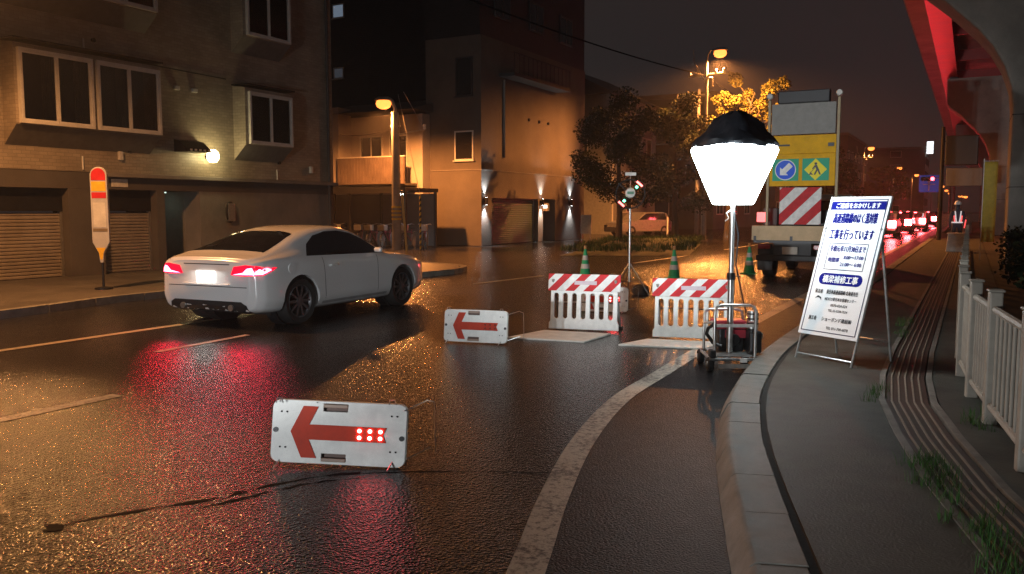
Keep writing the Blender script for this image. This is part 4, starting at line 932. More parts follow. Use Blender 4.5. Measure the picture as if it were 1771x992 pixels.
    project_patch(bvh, [(-.70, .19), (.70, .19), (.66, .33), (.58, .375), (-.58, .375), (-.66, .33)], 'y', -1, .006, 'diffuser', M_BLACK, c)
    ug = bx('underbody', M_BLACK, c, -.66, .66, .45, 3.75, .155, .26)
    bx('plate_ledge', M_CARW, c, -.40, .40, -.045, .02, .590, .606, bevel=.004)
    pl = E('number_plate', (0, -.012, .70)); pl.parent = c
    MB().box(-.165, .165, -.012, -.002, -.082, .082).build('plate', emis('plate_glow', (1, .98, .93), 1.3), pl, bevel=.004)  # plate glows by itself, standing in for light from the plate lamp
    lamp('plate_light', 'AREA', c, (0, -.09, .84), (1, .97, .9), 2.2, (R(-30), 0, 0), size=.5, sizey=.03)
    for s_ in (1, -1):
        project_patch(bvh, [(s_*.38, .55), (s_*.66, .56), (s_*.72, .65), (s_*.46, .63)], 'y', 1, .006, 'headlamp', emis('headlamp', (1, .97, .9), 4), c)
        lamp('tail_light', 'AREA', c, (s_ * .62, -.12, .79), (1, .012, .045), 6.5, (R(-90), 0, 0), size=.42, sizey=.12)
        lamp('head_light', 'SPOT', c, (s_ * .55, 4.25, .62), (1, .97, .9), 120, (R(84), 0, 0), 70, .6, .08)
    bmx.free()
    return c
car = coupe(); car.location = (-9.10, 8.0, 0); car.rotation_euler = (0, 0, R(3.0)); car.scale = (1.04, 1.04, 1.0)

# waiting traffic far down the road
def small_car(paint, hot=True):
    c = E('waiting_car', (0, 0, 0), 0, 'car', 'car', 'cars waiting far down the road')
    MB().prism([(0, .35), (.05, .85), (.25, .95), (.55, 1.40), (.9, 1.47), (2.3, 1.47), (3.0, .98), (4.1, .82), (4.3, .55), (4.3, .25), (.1, .25)], -.84, .84, 'yz').build('body', paint, c, bevel=.10)
    bx('rear_window', M_GLASS, c, -.66, .66, .30, .36, 1.0, 1.36); 
    for s_ in (1, -1):
        MB().prism([(.55, 1.0), (2.85, 1.0), (2.25, 1.4), (.75, 1.4)], s_ * .842, s_ * .848, 'yz').build('side_window', M_GLASS, c)
        for y in (.75, 3.4): MB().lathe([(.18, -.1), (.31, -.1), (.31, .1), (.18, .1)], 18, (s_ * .75, y, .31), 'x', closed=True).build('wheel', M_RUBBER, c, smooth=True)
        MB().box(s_ * .62 - .21, s_ * .62 + .21, -.03, .08, .58, .98).build('tail_lamp', emis('far_tail', (1.0, .07, .08), 90), c, bevel=.03)
        MB().box(s_ * .62 - .14, s_ * .62 + .14, 4.22, 4.33, .55, .68).build('headlamp', emis('headlamp', (1, .97, .9), 4), c, bevel=.03)
    bx('brake_lamp', emis('far_tail2', (1.0, .06, .07), 40), c, -.2, .2, .20, .26, 1.40, 1.44)
    bx('number_plate', M_WHITEP, c, -.17, .17, -.035, -.012, .48, .64)
    bx('bumper', M_BLACK, c, -.82, .82, -.05, .1, .28, .44, bevel=.03)
    return c
pts_ = [mat('car_silver', (.35, .35, .36), .3, metal=.4), mat('car_black', (.02, .02, .022), .25), mat('car_whitish', (.6, .6, .6), .3)]
protos = [small_car(p_) for p_ in pts_]
spots = [(-4.6, 53, 'waiting car closest to the work site in the kerb lane'), (-4.3, 62, 'first full waiting car in the lane beside the kerb'), (-3.8, 70, 'second waiting car in the kerb lane'), (-4.7, 79, 'third waiting car in the kerb lane'), (-3.7, 89, 'fourth waiting car in the kerb lane'), (-4.3, 100, 'fifth waiting car in the kerb lane'), (-4.2, 114, 'farthest waiting car in the kerb lane'),
         (-7.3, 76, 'nearest waiting car in the left lane, seen by the notice board'), (-6.7, 86, 'second waiting car in the left lane'), (-7.3, 97, 'third waiting car in the left lane'), (-6.6, 110, 'fourth waiting car in the left lane'), (-7.3, 126, 'farthest waiting car in the left lane'), (-9.3, 118, 'nearer waiting car in the outermost left lane'), (-9.2, 138, 'farther waiting car in the outermost left lane')]
placed = []
for i, (x, y, nm) in enumerate(spots):
    o = protos[i] if i < 3 else copy_tree(protos[i % 3]); o.location = (x, y, 0); o['label'] = nm
    placed.append(o)
pk = copy_tree(protos[0]); pk.name = 'parked_car'; pk.location = (-17.4, 52.5, 0); pk.rotation_euler = (0, 0, R(150)); pk['label'] = 'pale car parked behind the grass bank under the trees'; pk['group'] = 'parked car'
for ch in pk.children:
    if ch.name.startswith(('tail_lamp', 'brake_lamp', 'headlamp')):
        ch.data = ch.data.copy(); ch.data.materials.clear(); ch.data.materials.append(M_GLASS)

# ------------------------------------------------------------------ arrow boards
M_LEDOFF = mat('led_off', (.18, .03, .02), .3, var=0)
M_LED = emis('red_led', (1.0, .10, .10), 30)
M_HANDLE = mat('handle_recess', (.10, .045, .03), .55); M_GRIP = mat('handle_grip', (.30, .20, .15), .5)
def arrow_board(loc, rz, label, leds, tilt=8, roll=0.0, sc=1.0):
    t = E('arrow_board', loc, rz, label, 'arrow board', 'left arrow boards on the road')
    k = E('board', (0, 0, .0)); k.parent = t; k.rotation_euler = (R(-tilt), R(roll), 0); t.scale = (sc, sc, 1.0)
    face = rrect(-.40, .40, .02, .41, .05)
    slots = [[(-.095, .347), (-.095, .395), (.05, .395), (.05, .347)], [(-.095, .037), (-.095, .085), (.05, .085), (.05, .037)]]
    plate(face, slots, -.0, .045).build('panel', M_WHITEP, k, bevel=.006)
    for z0, z1, g0 in ((.347, .395, .37), (.037, .085, .037)):
        bx('handle_recess', M_HANDLE, k, -.0945, .0495, .022, .044, z0 + .0005, z1 - .0005); bx('grip', M_GRIP, k, -.0945, .0495, -.006, .014, g0, g0 + .022, bevel=.004)
    ar = [(-.285, .215), (-.215, .375), (-.125, .375), (-.175, .262), (.285, .262), (.265, .215), (.285, .168), (-.175, .168), (-.125, .055), (-.215, .055)]
    MB().prism(ar, -.004, -.001).build('arrow', M_REDP, k)
    for i in range(3):
        for j in range(2):
            x, z = .125 + i * .062, .236 - j * .042
            MB().lathe([(.0125, -.0045), (.011, -.010), (0, -.013)], 12, (x, 0, z), 'y').build('led', M_LED if leds else M_LEDOFF, k, smooth=True)
    if leds: lamp('led_light', 'AREA', k, (.187, -.05, .215), (1, .03, .04), .35, (R(-90), 0, 0), size=.2, sizey=.09)
    for (x, z) in ((-.375, .22), (.375, .20)): MB().lathe([(.016, -.004), (.016, .0), (0, -.005)], 12, (x, 0, z), 'y').build('reflector', M_DARKMET, k, smooth=True)
    for x in (-.345, -.312, .31, .343):
        for z in (.335, .115): MB().lathe([(.006, -.003), (.0, -.005)], 8, (x, 0, z), 'y').build('rivet', M_DARKMET, k)
    for x in (-.34, .33):
        MB().tube([(x - .02, .03, .40), (x - .015, .03, .43), (x + .015, .03, .43), (x + .02, .03, .40)], .004, 6).build('hook', M_STEEL, t, smooth=True)
        MB().tube([(x, .05, .30), (x + .02, .30, .006)], .005, 6).build('leg', M_STEEL, t, smooth=True); MB().tube([(x, .02, .05), (x - .02, -.05, .006)], .005, 6).build('foot', M_STEEL, t, smooth=True)
    MB().tube([(.395, .04, .36), (.50, .20, .39), (.53, .28, .36), (.53, .30, .01)], .004, 6).build('prop_wire', M_STEEL, t, smooth=True)
    MB().tube([(.395, .04, .05), (.52, .18, .09)], .004, 6).build('prop_wire', M_STEEL, t, smooth=True)
    MB().tube([(-.12, .05, .40), (-.18, .12, .395)], .004, 6).build('prop_wire', M_STEEL, t, smooth=True)
    return t
arrow_board((-3.40, 3.95, 0), R(24), 'nearest white board with red left arrow and lit red lamps', True, 8, 1.7, 1.07)
arrow_board((-5.16, 8.52, 0), R(12), 'white board with dark red left arrow, unlit, beside the left barrier', False)
arrow_board((-5.00, 12.1, 0), R(14), 'arrow board with lit red lamps seen through the left barrier slats', True)

# ------------------------------------------------------------------ barriers and the sheets before them
def barrier(loc, rz, label, seed):
    t = E('road_barrier', loc, rz, label, 'barrier', 'striped plastic road barriers')
    k = E('front', (0, 0, 0)); k.parent = t; k.rotation_euler = (R(-6), 0, 0)
    holes = []
    for i in range(7):
        x0 = -.405 + i * .122; holes.append(rrect(x0, x0 + .062, .16, .50, .0305, 4))
    outer = [(-.47, .02), (.47, .02), (.47, .10), (.45, .13), (.45, .73), (-.45, .73), (-.45, .13), (-.47, .10)]
    plate(outer, holes, -.02, .025).build('panel', M_WHITEP, k, bevel=.006)
    b = MB().box(-.485, .485, -.034, -.022, .53, .755).build('striped_board', stripe_mat('red_white_stripe_%d' % seed, .245, off=.03 + seed * .02), k, bevel=.004)
    dec(b, -.13, .17, .615, .665, mat('label_tint', (.55, .45, .5), .5), -.0365, 'label')
    for x in (-.42, .42):
        MB().tube([(x, .03, .68), (x, .40, .03)], .019, 8).build('rear_leg', M_GREYPOLE, t, smooth=True)
        bx('foot', M_BLACK, t, x - .04, x + .04, .34, .46, .0, .028, bevel=.006)
    MB().tube([(-.42, .22, .36), (.42, .22, .36)], .011, 7).build('stretcher', M_GREYPOLE, t, smooth=True)
    return t
barrier((-4.45, 10.13, 0), R(12.4), 'red and white striped plastic barrier, left of the pair', 0)
barrier((-2.98, 10.08, 0), R(12.0), 'red and white striped plastic barrier, right one beside the generator', 1)
def sheet(pts, label):
    t = tag(MB().prism(pts, 0.0, .022, 'xy').build('sheet_of_board', M_WHITEB, bevel=.005), label, 'board', 'white boards before the barriers'); return t
sheet([(-5.02, 9.10), (-4.04, 9.22), (-4.00, 9.98), (-4.90, 9.86)], 'white board lying on the road before the left striped barrier')
sheet([(-3.60, 9.22), (-2.62, 9.42), (-2.54, 9.98), (-3.44, 9.80)], 'white board lying on the road before the right striped barrier')

# ------------------------------------------------------------------ cones
def cone():
    t = E('traffic_cone', (0, 0, 0), 0, 'cone', 'cone', 'green and white traffic cones')
    MB().prism(rrect(-.19, .19, -.19, .19, .04), 0, .03, 'xy').build('base', M_GREEN, t, bevel=.006)
    MB().lathe([(.15, .028), (.135, .05), (.028, .70), (0, .705)], 22).build('body', M_GREEN, t, smooth=True)
    def rr_(z): return .135 - (z - .05) / .65 * .107 + .003
    for z0, z1 in ((.22, .33), (.42, .53)): MB().lathe([(rr_(z0), z0), (rr_(z1), z1)], 22).build('reflective_band', M_WHITEP, t, smooth=True)
    MB().lathe([(.034, .68), (.04, .70), (.032, .76), (0, .775)], 12).build('top_lamp', mat('cone_lamp', (.6, .3, .1), .4), t, smooth=True)
    return t
c0 = cone()
for i, (x, y, nm) in enumerate(((-6.03, 18.94, 'green and white cone behind the right barrier'), (-8.0, 18.3, 'green and white cone behind the left barrier'), (-4.86, 21.4, 'green and white cone beside the truck rear wheel'))):
    o = c0 if i == 0 else copy_tree(c0); o.location = (x, y, 0); o['label'] = nm

# ------------------------------------------------------------------ warning wheel on tripod
wt = E('warning_wheel', (-5.61, 14.9, 0), R(24), 'round warning wheel with small red and green lamps on a tripod', 'warning light')
MB().tube([(0, 0, .25), (0, 0, 1.62)], .022, 9).build('mast', M_STEEL, wt, smooth=True)
for k in range(3):
    a = R(90 + 120 * k); MB().tube([(0, 0, .62), (.42 * math.cos(a), .42 * math.sin(a), .012)], .013, 7).build('leg', M_STEEL, wt, smooth=True); MB().tube([(0, 0, .27), (.25 * math.cos(a), .25 * math.sin(a), .25)], .007, 6).build('brace', M_STEEL, wt, smooth=True)
MB().tube([(.27 * math.cos(R(a)), 0, 1.90 + .27 * math.sin(R(a))) for a in range(0, 360, 15)], .012, 7, closed=True).build('guard_ring', M_DARKMET, wt, smooth=True)
MB().lathe([(0, -.07), (.085, -.06), (.10, .0), (.10, .06), (0, .06)], 20, (0, 0, 1.92), 'y').build('hub', M_WHITEP, wt, smooth=True)
dec(wt, -.06, .06, 1.895, 1.945, mat('hub_label', (.12, .3, .2), .4), -.072, 'label')
for a, cols in ((48, 1), (228, 1), (138, 0), (318, 0)):
    ca, sa = math.cos(R(a)), math.sin(R(a)); MB().tube([(.08 * ca, -.01, 1.90 + .08 * sa), (.30 * ca, -.01, 1.90 + .30 * sa)], .014, 7).build('arm', M_DARKMET, wt, smooth=True)
    if cols:
        MB().box(-.022, .022, -.04, -.026, -.022, .022).xf(Matrix.Translation((.17 * ca, 0, 1.90 + .17 * sa)) @ Matrix.Rotation(-R(a), 4, 'Y')).build('green_lamp', emis('green_led', (.1, 1.0, .55), 6), wt)
        MB().box(-.02, .02, -.04, -.026, -.07, .07).xf(Matrix.Translation((.25 * ca, 0, 1.90 + .25 * sa)) @ Matrix.Rotation(-R(a), 4, 'Y')).build('red_lamp', emis('wheel_red', (1.0, .12, .10), 4), wt)
bx('top_plate', M_WHITEP, wt, -.10, .10, -.02, .0, 2.24, 2.30); MB().tube([(0, 0, 1.98), (0, .02, 2.24)], .01, 6).build('stem', M_STEEL, wt)
MB().lathe([(.14, 0), (.17, .05), (.15, .16), (.05, .2)], 12, (.22, .1, 0)).build('sandbag', M_DKREND, wt, smooth=True)

# ------------------------------------------------------------------ floodlight on generator cart
fl = E('balloon_floodlight', (-2.10, 8.47, 0), R(27), 'lit white balloon floodlight with black hood on a generator cart', 'floodlight')
M_BALLOON = emis('balloon_lit', (0.86, 0.97, 1.0), 22)
MB().lathe([(0, 1.655), (.185, 1.655), (.205, 1.668), (.262, 1.80), (.318, 1.93), (.370, 2.05), (.412, 2.15), (.424, 2.19), (.412, 2.22), (.38, 2.235), (0, 2.25)], 48).build('balloon', M_BALLOON, fl, smooth=True)
hd = MB(); rows = []; rr = random.Random(9); nA = 40
for (r_, z) in ((.405, 2.215), (.41, 2.26), (.365, 2.31), (.29, 2.36), (.26, 2.43), (.20, 2.50), (.11, 2.54), (.03, 2.56)):
    rows.append([((r_ * (1 + .05 * math.sin(5 * a + z * 9) + .035 * math.sin(11 * a + z * 23))) * math.cos(a), (r_ * (1 + .05 * math.sin(5 * a + z * 9) + .035 * math.sin(11 * a + z * 23))) * math.sin(a), z + .018 * math.sin(3 * a + 1) + (.02 * math.sin(7 * a + z * 30) if z > 2.24 else 0)) for a in [2 * math.pi * j / nA for j in range(nA)]])
hd.add([v for r_ in rows for v in r_], [(i*nA+j, i*nA+(j+1) % nA, (i+1)*nA+(j+1) % nA, (i+1)*nA+j) for i in range(len(rows)-1) for j in range(nA)] + [tuple((len(rows)-1)*nA + j for j in range(nA))])
hd.build('hood', mat('black_hood', (.018, .022, .03), .55, bump=.006, bscale=22), fl, smooth=True)
MB().tube([(0, 0, .16), (0, 0, .95)], .033, 14).build('mast', M_STEEL, fl, smooth=True); MB().tube([(0, 0, .92), (0, 0, 1.66)], .024, 14).build('mast_tube', M_STEEL, fl, smooth=True)
MB().lathe([(.045, .90), (.045, .97)], 12).build('mast_clamp', M_DARKMET, fl, smooth=True); MB().tube([(.03, -.02, .935), (.09, -.02, .935)], .008, 6).build('clamp_knob', M_BLACK, fl, smooth=True)
MB().tube([(0, 0, 1.62), (.07, .03, 1.35), (.05, .03, 1.05), (.10, .04, .85), (.18, .1, .55)], .008, 6).build('cable', M_BLACK, fl, smooth=True)
MB().tube([(-.02, -.02, 1.60), (-.07, -.03, 1.57), (-.045, -.03, 1.52), (-.08, -.03, 1.49)], .007, 6).build('strap', M_STEEL, fl, smooth=True)
# cart
fr = MB(); 
MB().tube([(-.20, -.22, .13), (-.20, -.22, .60), (-.185, -.22, .645), (-.14, -.22, .665), (.14, -.22, .665), (.185, -.22, .645), (.20, -.22, .60), (.20, -.22, .13)], .015, 9).build('front_hoop', M_STEEL, fl, smooth=True)
MB().tube([(-.20, .30, .13), (-.20, .30, .50), (-.185, .30, .545), (-.14, .30, .565), (.14, .30, .565), (.185, .30, .545), (.20, .30, .50), (.20, .30, .13)], .015, 9).build('rear_hoop', M_STEEL, fl, smooth=True)
for s_ in (-1, 1): MB().tube([(s_ * .20, -.22, .50), (s_ * .20, .30, .42)], .013, 8).build('side_bar', M_STEEL, fl, smooth=True); MB().tube([(s_ * .235, -.26, .13), (s_ * .235, .34, .13)], .016, 8).build('base_bar', M_STEEL, fl, smooth=True)
for y in (-.26, .34): MB().tube([(-.25, y, .13), (.25, y, .13)], .016, 8).build('base_cross', M_STEEL, fl, smooth=True)
bx('deck_plate', M_STEEL, fl, -.19, .19, -.21, .30, .146, .155); bx('cross_plate', M_WHITEP, fl, -.185, .185, -.215, -.205, .445, .475)
bx('engine', M_BLACK, fl, -.10, .16, .05, .28, .157, .40, bevel=.02); bx('fuel_tank', mat('tank_red', (.40, .03, .05), .35), fl, -.15, .19, .03, .29, .385, .478, bevel=.03); bx('engine_cowl', MATS['tank_red'], fl, -.04, .17, .025, .045, .30, .384, bevel=.006)
bx('tank_label', M_WHITEP, fl, .06, .14, .039, .044, .42, .445)
MB().lathe([(0, -.02), (.06, -.02), (.075, 0), (.075, .02), (0, .02)], 16, (.05, .04, .28), 'y').build('recoil_starter', M_DARKMET, fl, smooth=True)
mf = MB().cyl((.24, .05, .40), (.24, .05, .58), .055, n=14).build('silencer', M_STEEL, fl, smooth=True)
for z in (.45, .5, .55): MB().lathe([(.060, z - .008), (.060, z + .008)], 14, (.24, .05, 0)).build('silencer_ring', M_DARKMET, mf, smooth=True)
MB().tube([(.30 + .035 * math.cos(R(a)), .0, .33 + .035 * math.sin(R(a))) for a in range(0, 360, 30)], .006, 6, closed=True).build('pull_ring', M_STEEL, fl, smooth=True)
MB().tube([(-.21, -.2, .47), (-.24, -.1, .42), (-.235, .0, .35), (-.16, .05, .25), (-.08, .0, .22)], .018, 8).build('hose', M_BLACK, fl, smooth=True)
bx('side_engine', M_DARKMET, fl, .17, .30, -.12, .18, .16, .395, bevel=.03)
for x in (-.235, .235):
    for y in (-.20, .28):
        w = MB().lathe([(.03, -.025), (.06, -.03), (.072, -.02), (.072, .02), (.06, .03), (.03, .025)], 18, (x, y, .072), 'x', closed=True).build('wheel', M_RUBBER, fl, smooth=True)
        MB().cyl((x - .035, y, .072), (x + .035, y, .072), .028, n=10).build('hub', M_STEEL, w, smooth=True)
bx('bumper_plate', M_STEEL, fl, -.175, .175, -.285, -.277, .045, .09); bx('number_tag', M_WHITEP, fl, .04, .11, -.29, -.278, .105, .145); bx('battery', M_BLACK, fl, -.25, -.19, -.27, -.16, .147, .22, bevel=.01)
lamp('balloon_light', 'POINT', fl, (0, 0, 1.95), (0.93, 1.0, 0.98), 0.0, size=.3) if False else None

# ------------------------------------------------------------------ notice board
nb = E('notice_board', (-1.21, 8.36, .148), R(-32), 'leaning white notice board with blue Japanese lettering on the pavement', 'sign')
bd = E('board', (0, 0, 0)); bd.parent = nb; bd.rotation_euler = (R(-17.5), 0, 0)
Wd, Z0, Z1b = .345, .255, 1.66
bd.location = (0, 0, .0)
M_SIGNW = mat('sign_white', (.84, .86, .88), .35, var=.04); M_BLUE = mat('sign_blue', (.008, .012, .22), .8, spec=.05, var=0); M_INK = mat('sign_ink', (.015, .02, .08), .8, spec=.05, var=0); M_GREY_INK = mat('sign_grey_ink', (.03, .03, .035), .8, spec=.05, var=0)
MB().box(-Wd, Wd, 0, .022, Z0, Z1b).build('face', M_SIGNW, bd, bevel=.003)
def line_rect(x0, x1, z0, z1, w, m, nm='border'): return plate([(x0, z0), (x1, z0), (x1, z1), (x0, z1)], [[(x0+w, z0+w), (x0+w, z1-w), (x1-w, z1-w), (x1-w, z0+w)]], -.0022, -.0004).build(nm, m, bd)
line_rect(-Wd + .028, Wd - .028, Z0 + .035, Z1b - .03, .008, M_INK); line_rect(-.225, .225, .915, 1.185, .006, M_INK)
MB().prism([(-Wd + .038, 1.525), (Wd - .038, 1.525), (Wd - .038, 1.61), (-Wd + .038, 1.61)], -.0022, -.0004).build('header_band', M_BLUE, bd)
MB().prism(rrect(-.25, .25, .765, .88, .055), -.0022, -.0004).build('pill_band', M_BLUE, bd)
T = lambda s_, x, z, w, h, m=M_INK, b=.012: text(s_, m, bd, x, z + .05, w, h, -.0034, b + .012)
T('ご迷惑をおかけします', 0, 1.517, .50, .055, M_SIGNW, .02)
T('高速道路橋のはく落対策', 0, 1.39, .50, .105, M_BLUE, .018); T('工事を行っています', 0, 1.225, .50, .105, M_BLUE, .018)
T('令和元年11月30日まで', 0, 1.08, .41, .066, M_BLUE, .012); T('時間帯', -.13, .965, .13, .05, M_BLUE); T('8:00〜17:00', .09, .995, .22, .036, M_BLUE, .02); T('21:00〜 6:00', .075, .925, .24, .036, M_BLUE, .02)
T('橋梁補修工事', 0, .772, .40, .075, M_SIGNW, .02)
T('発注者', -.21, .645, .09, .042, M_GREY_INK); T('東日本高速道路㈱ 北海道支社', .06, .645, .36, .044, M_GREY_INK); T('NEXCO東日本お客様センター', .06, .575, .36, .036, M_GREY_INK); T('0570-024-024', .06, .515, .19, .026, M_GREY_INK); T('TEL 03-5338-7524', .06, .462, .22, .022, M_GREY_INK)
T('施工者', -.21, .375, .09, .042, M_GREY_INK); T('ショーボンド建設㈱', .07, .375, .34, .042, M_GREY_INK); T('TEL 011-700-6878', .10, .29, .25, .026, M_GREY_INK)
MB().prism([(-.24, .62), (-.21, .65), (-.17, .635), (-.16, .605), (-.185, .625), (-.21, .63)], -.0022, -.0004).build('emblem', M_GREY_INK, bd)
for s_ in (-1, 1):
    MB().tube([(s_ * (Wd - .02), .035, .0), (s_ * (Wd - .02), .035, 1.63)], .012, 8).build('front_leg', M_STEEL, bd, smooth=True)
    MB().tube([(s_ * (Wd - .03), .40, 1.28), (s_ * (Wd - .03), .62, .0)], .012, 8).build('rear_leg', M_STEEL, nb, smooth=True)
MB().tube([(-Wd + .02, .035, .06), (Wd - .02, .035, .06)], .009, 7).build('brace', M_STEEL, bd, smooth=True); MB().tube([(-Wd + .03, .585, .2), (Wd - .03, .585, .2)], .009, 7).build('rear_brace', M_STEEL, nb, smooth=True)

# ------------------------------------------------------------------ work truck
tk = E('work_truck', (-3.60, 20.0, 0), 0, 'work truck with yellow sign board and striped panel on its bed', 'truck')
M_BED = mat('bed_cream', (.58, .43, .26), .6, spec=.2, var=.25, vscale=3); M_CAB = mat('cab_white', (.6, .58, .52), .35)
hwid = .90
tg = bx('tailgate', M_BED, tk, -hwid, hwid, -.03, .03, .90, 1.24, bevel=.01)
for x in (-.82, .0, .82): bx('hinge', M_DARKMET, tg, x - .03, x + .03, -.045, -.031, .88, 1.0)
plate([(-.78, .96), (.78, .96), (.78, 1.19), (-.78, 1.19)], [[(-.74, .99), (-.74, 1.16), (.74, 1.16), (.74, .99)]], -.038, -.031).build('pressing', M_BED, tg)
for s_ in (-1, 1): bx('side_gate', M_BED, tk, s_ * hwid - .03 if s_ > 0 else -hwid - .0, s_ * hwid + .0 if s_ > 0 else -hwid + .03, .032, 3.3, .90, 1.24, bevel=.008)
bx('bed_floor', M_DARKMET, tk, -hwid + .032, hwid - .032, .032, 3.3, .84, .90); bx('chassis', M_BLACK, tk, -.42, .42, .1, 4.9, .48, .838)
MB().prism([(3.45, .55), (5.0, .55), (5.1, 1.1), (4.75, 1.98), (3.55, 2.02), (3.45, 1.9)], -.86, .86, 'yz').build('cab', M_CAB, tk, bevel=.06)
bx('cab_window', M_GLASS, tk, -.6, .6, 3.43, 3.448, 1.35, 1.85)
for s_ in (-1, 1):
    for y, dbl in ((.95, 1), (4.3, 0)):
        w = MB().lathe([(.20, -.12), (.34, -.13), (.36, -.1), (.36, .1), (.34, .13), (.20, .12)], 24, (s_ * (.66 if dbl else .74), y, .36), 'x', closed=True).build('wheel', M_RUBBER, tk, smooth=True)
        MB().lathe([(0, -.06), (.205, -.06), (.205, .06), (0, .06)], 18, (s_ * (.70 if dbl else .76), y, .36), 'x').build('rim', M_STEEL, w, smooth=True)
    bx('mudflap', M_BLACK, tk, s_ * .66 - .17, s_ * .66 + .17, .36, .375, .18, .80)
    tl = bx('tail_lamp', mat('truck_lamp', (.35, .02, .02), .3), tk, s_ * .62 - .14, s_ * .62 + .14, .04, .09, .70, .80, bevel=.01)
bx('rear_bumper', M_BLACK, tk, -.80, .80, .02, .12, .42, .56, bevel=.02); bx('number_plate', mat('plate_cream', (.6, .57, .5), .5), tk, -.20, .14, -.0, .015, .585, .755, bevel=.004)
# board on the bed
bo = E('sign_board', (.16, .12, 0)); bo.parent = tk
bx('lower_panel', M_YELLOW, bo, -.72, .72, 0, .10, 2.15, 2.88, bevel=.008); bx('upper_panel', M_YELLOW, bo, -.72, .72, .012, .10, 2.884, 3.30, bevel=.008)
bx('grey_panel', mat('grey_panel', (.24, .23, .21), .6), bo, -.70, .70, -.01, .10, 3.32, 4.02, bevel=.01); bx('top_box', M_BLACK, bo, -.56, .56, -.06, .16, 4.022, 4.30, bevel=.02)
for s_ in (-1, 1):
    bx('frame_post', mat('post_tan', (.40, .31, .18), .6), bo, s_ * .755 - .03, s_ * .755 + .03, -.0, .06, .902, 4.12, bevel=.006)
    MB().lathe([(0, -.05), (.06, -.05), (.075, -.02), (.075, .03), (0, .05)], 16, (s_ * .755, .03, 4.21), 'y').build('beacon', mat('beacon_lens', (.55, .53, .48), .25), bo, smooth=True); MB().cyl((s_ * .755, .03, 4.12), (s_ * .755, .03, 4.15), .02, n=8).build('beacon_stem', M_DARKMET, bo)
bx('latch', M_DARKMET, bo, -.55, -.28, -.012, .011, 3.06, 3.10); bx('latch', M_DARKMET, bo, .55, .68, -.012, .011, 3.03, 3.11)
M_SGRN = mat('sign_green', (.01, .36, .2), .6, var=.05); M_SBLUE = mat('sign_mandatory_blue', (.008, .10, .75), .6, var=.05); M_SYEL = mat('sign_warning_yellow', (.9, .75, .02), .6, var=.05)
for cx, kind in ((-.36, 'arrow'), (.30, 'work')):
    z = 2.52; p_ = bx('green_plate', M_SGRN, bo, cx - .29, cx + .29, -.010, -.001, z - .25, z + .25)
    if kind == 'arrow':
        MB().lathe([(.235, 0), (.235, .004), (0, .004)], 30, (cx, -.015, z), 'y').build('white_ring', M_WHITEP, p_); MB().lathe([(.215, -.002), (0, -.003)], 30, (cx, -.015, z), 'y').build('blue_disc', M_SBLUE, p_)
        a = [(-.17, 0), (-.04, .13), (-.04, .06), (.17, .06), (.17, -.06), (-.04, -.06), (-.04, -.13)]; ca, sa = math.cos(R(45)), math.sin(R(45))
        MB().prism([(cx + x * ca - q * sa, z + x * sa + q * ca) for x, q in a], -.0215, -.0185).build('white_arrow', M_WHITEP, p_)
    else:
        MB().prism([(cx - .245, z), (cx, z - .245), (cx + .245, z), (cx, z + .245)], -.0145, -.0105).build('yellow_diamond', M_SYEL, p_)
        ink = M_BLACK
        MB().lathe([(.03, 0), (0, -.001)], 14, (cx + .005, -.0175, z + .13), 'y').build('digger_head', ink, p_)
        MB().prism([(cx - .02, z + .095), (cx + .03, z + .10), (cx + .075, z + .0), (cx + .12, z - .12), (cx + .085, z - .12), (cx + .045, z - .03), (cx - .0, z - .12), (cx - .035, z - .12), (cx + .015, z + .0), (cx - .005, z + .05), (cx - .06, z + .0), (cx - .075, z + .015)], -.0185, -.0155).build('digger_body', ink, p_)
        MB().prism([(cx - .02, z + .03), (cx - .012, z + .022), (cx - .115, z - .085), (cx - .123, z - .077)], -.0185, -.0155).build('digger_shovel', ink, p_); MB().prism([(cx - .15, z - .12), (cx - .05, z - .12), (cx - .10, z - .06)], -.0185, -.0155).build('digger_heap', ink, p_)
sb = E('striped_panel', (-.02, .02, 1.70)); sb.parent = bo
MB().box(-.46, .46, 0, .03, -.43, .42).build('panel', stripe_mat('truck_stripe', .56, slope=1.0, off=.1), sb, bevel=.006)
bx('crate', M_DKREND, tk, -.78, -.45, .6, 1.6, .902, 1.65, bevel=.02); bx('load_box', M_DARKMET, tk, -.4, .75, .7, 3.0, .902, 1.6, bevel=.03)
bx('side_lamp', emis('red_marker', (1, .03, .03), 2.0), tk, -.86, -.62, .3, .36, 1.32, 1.55)

# ------------------------------------------------------------------ guard, barrier block, banner, signals, signs on the right
def skin_body(name, pts, edges, radii, m, parent, sub=2):
    me = bpy.data.meshes.new(name); me.from_pydata(pts, edges, []); o = bpy.data.objects.new(name, me); COL.objects.link(o)
    sk = o.modifiers.new('skin', 'SKIN'); sk.use_smooth_shade = True
    for i, r_ in enumerate(radii): me.skin_vertices[0].data[i].radius = (r_, r_) if not isinstance(r_, tuple) else r_
    me.skin_vertices[0].data[0].use_root = True
    sb_ = o.modifiers.new('sub', 'SUBSURF'); sb_.levels = sub; sb_.render_levels = sub
    bpy.context.view_layer.update(); me2 = bpy.data.meshes.new_from_object(o.evaluated_get(bpy.context.evaluated_depsgraph_get())); bpy.data.objects.remove(o)
    me2.materials.clear(); me2.materials.append(m)
    q = bpy.data.objects.new(name, me2); COL.objects.link(q); q.parent = parent; return q
gd = E('person', (-.45, 35.5, .145), R(10), 'road worker in dark clothes, red and white reflective vest and helmet', 'person')
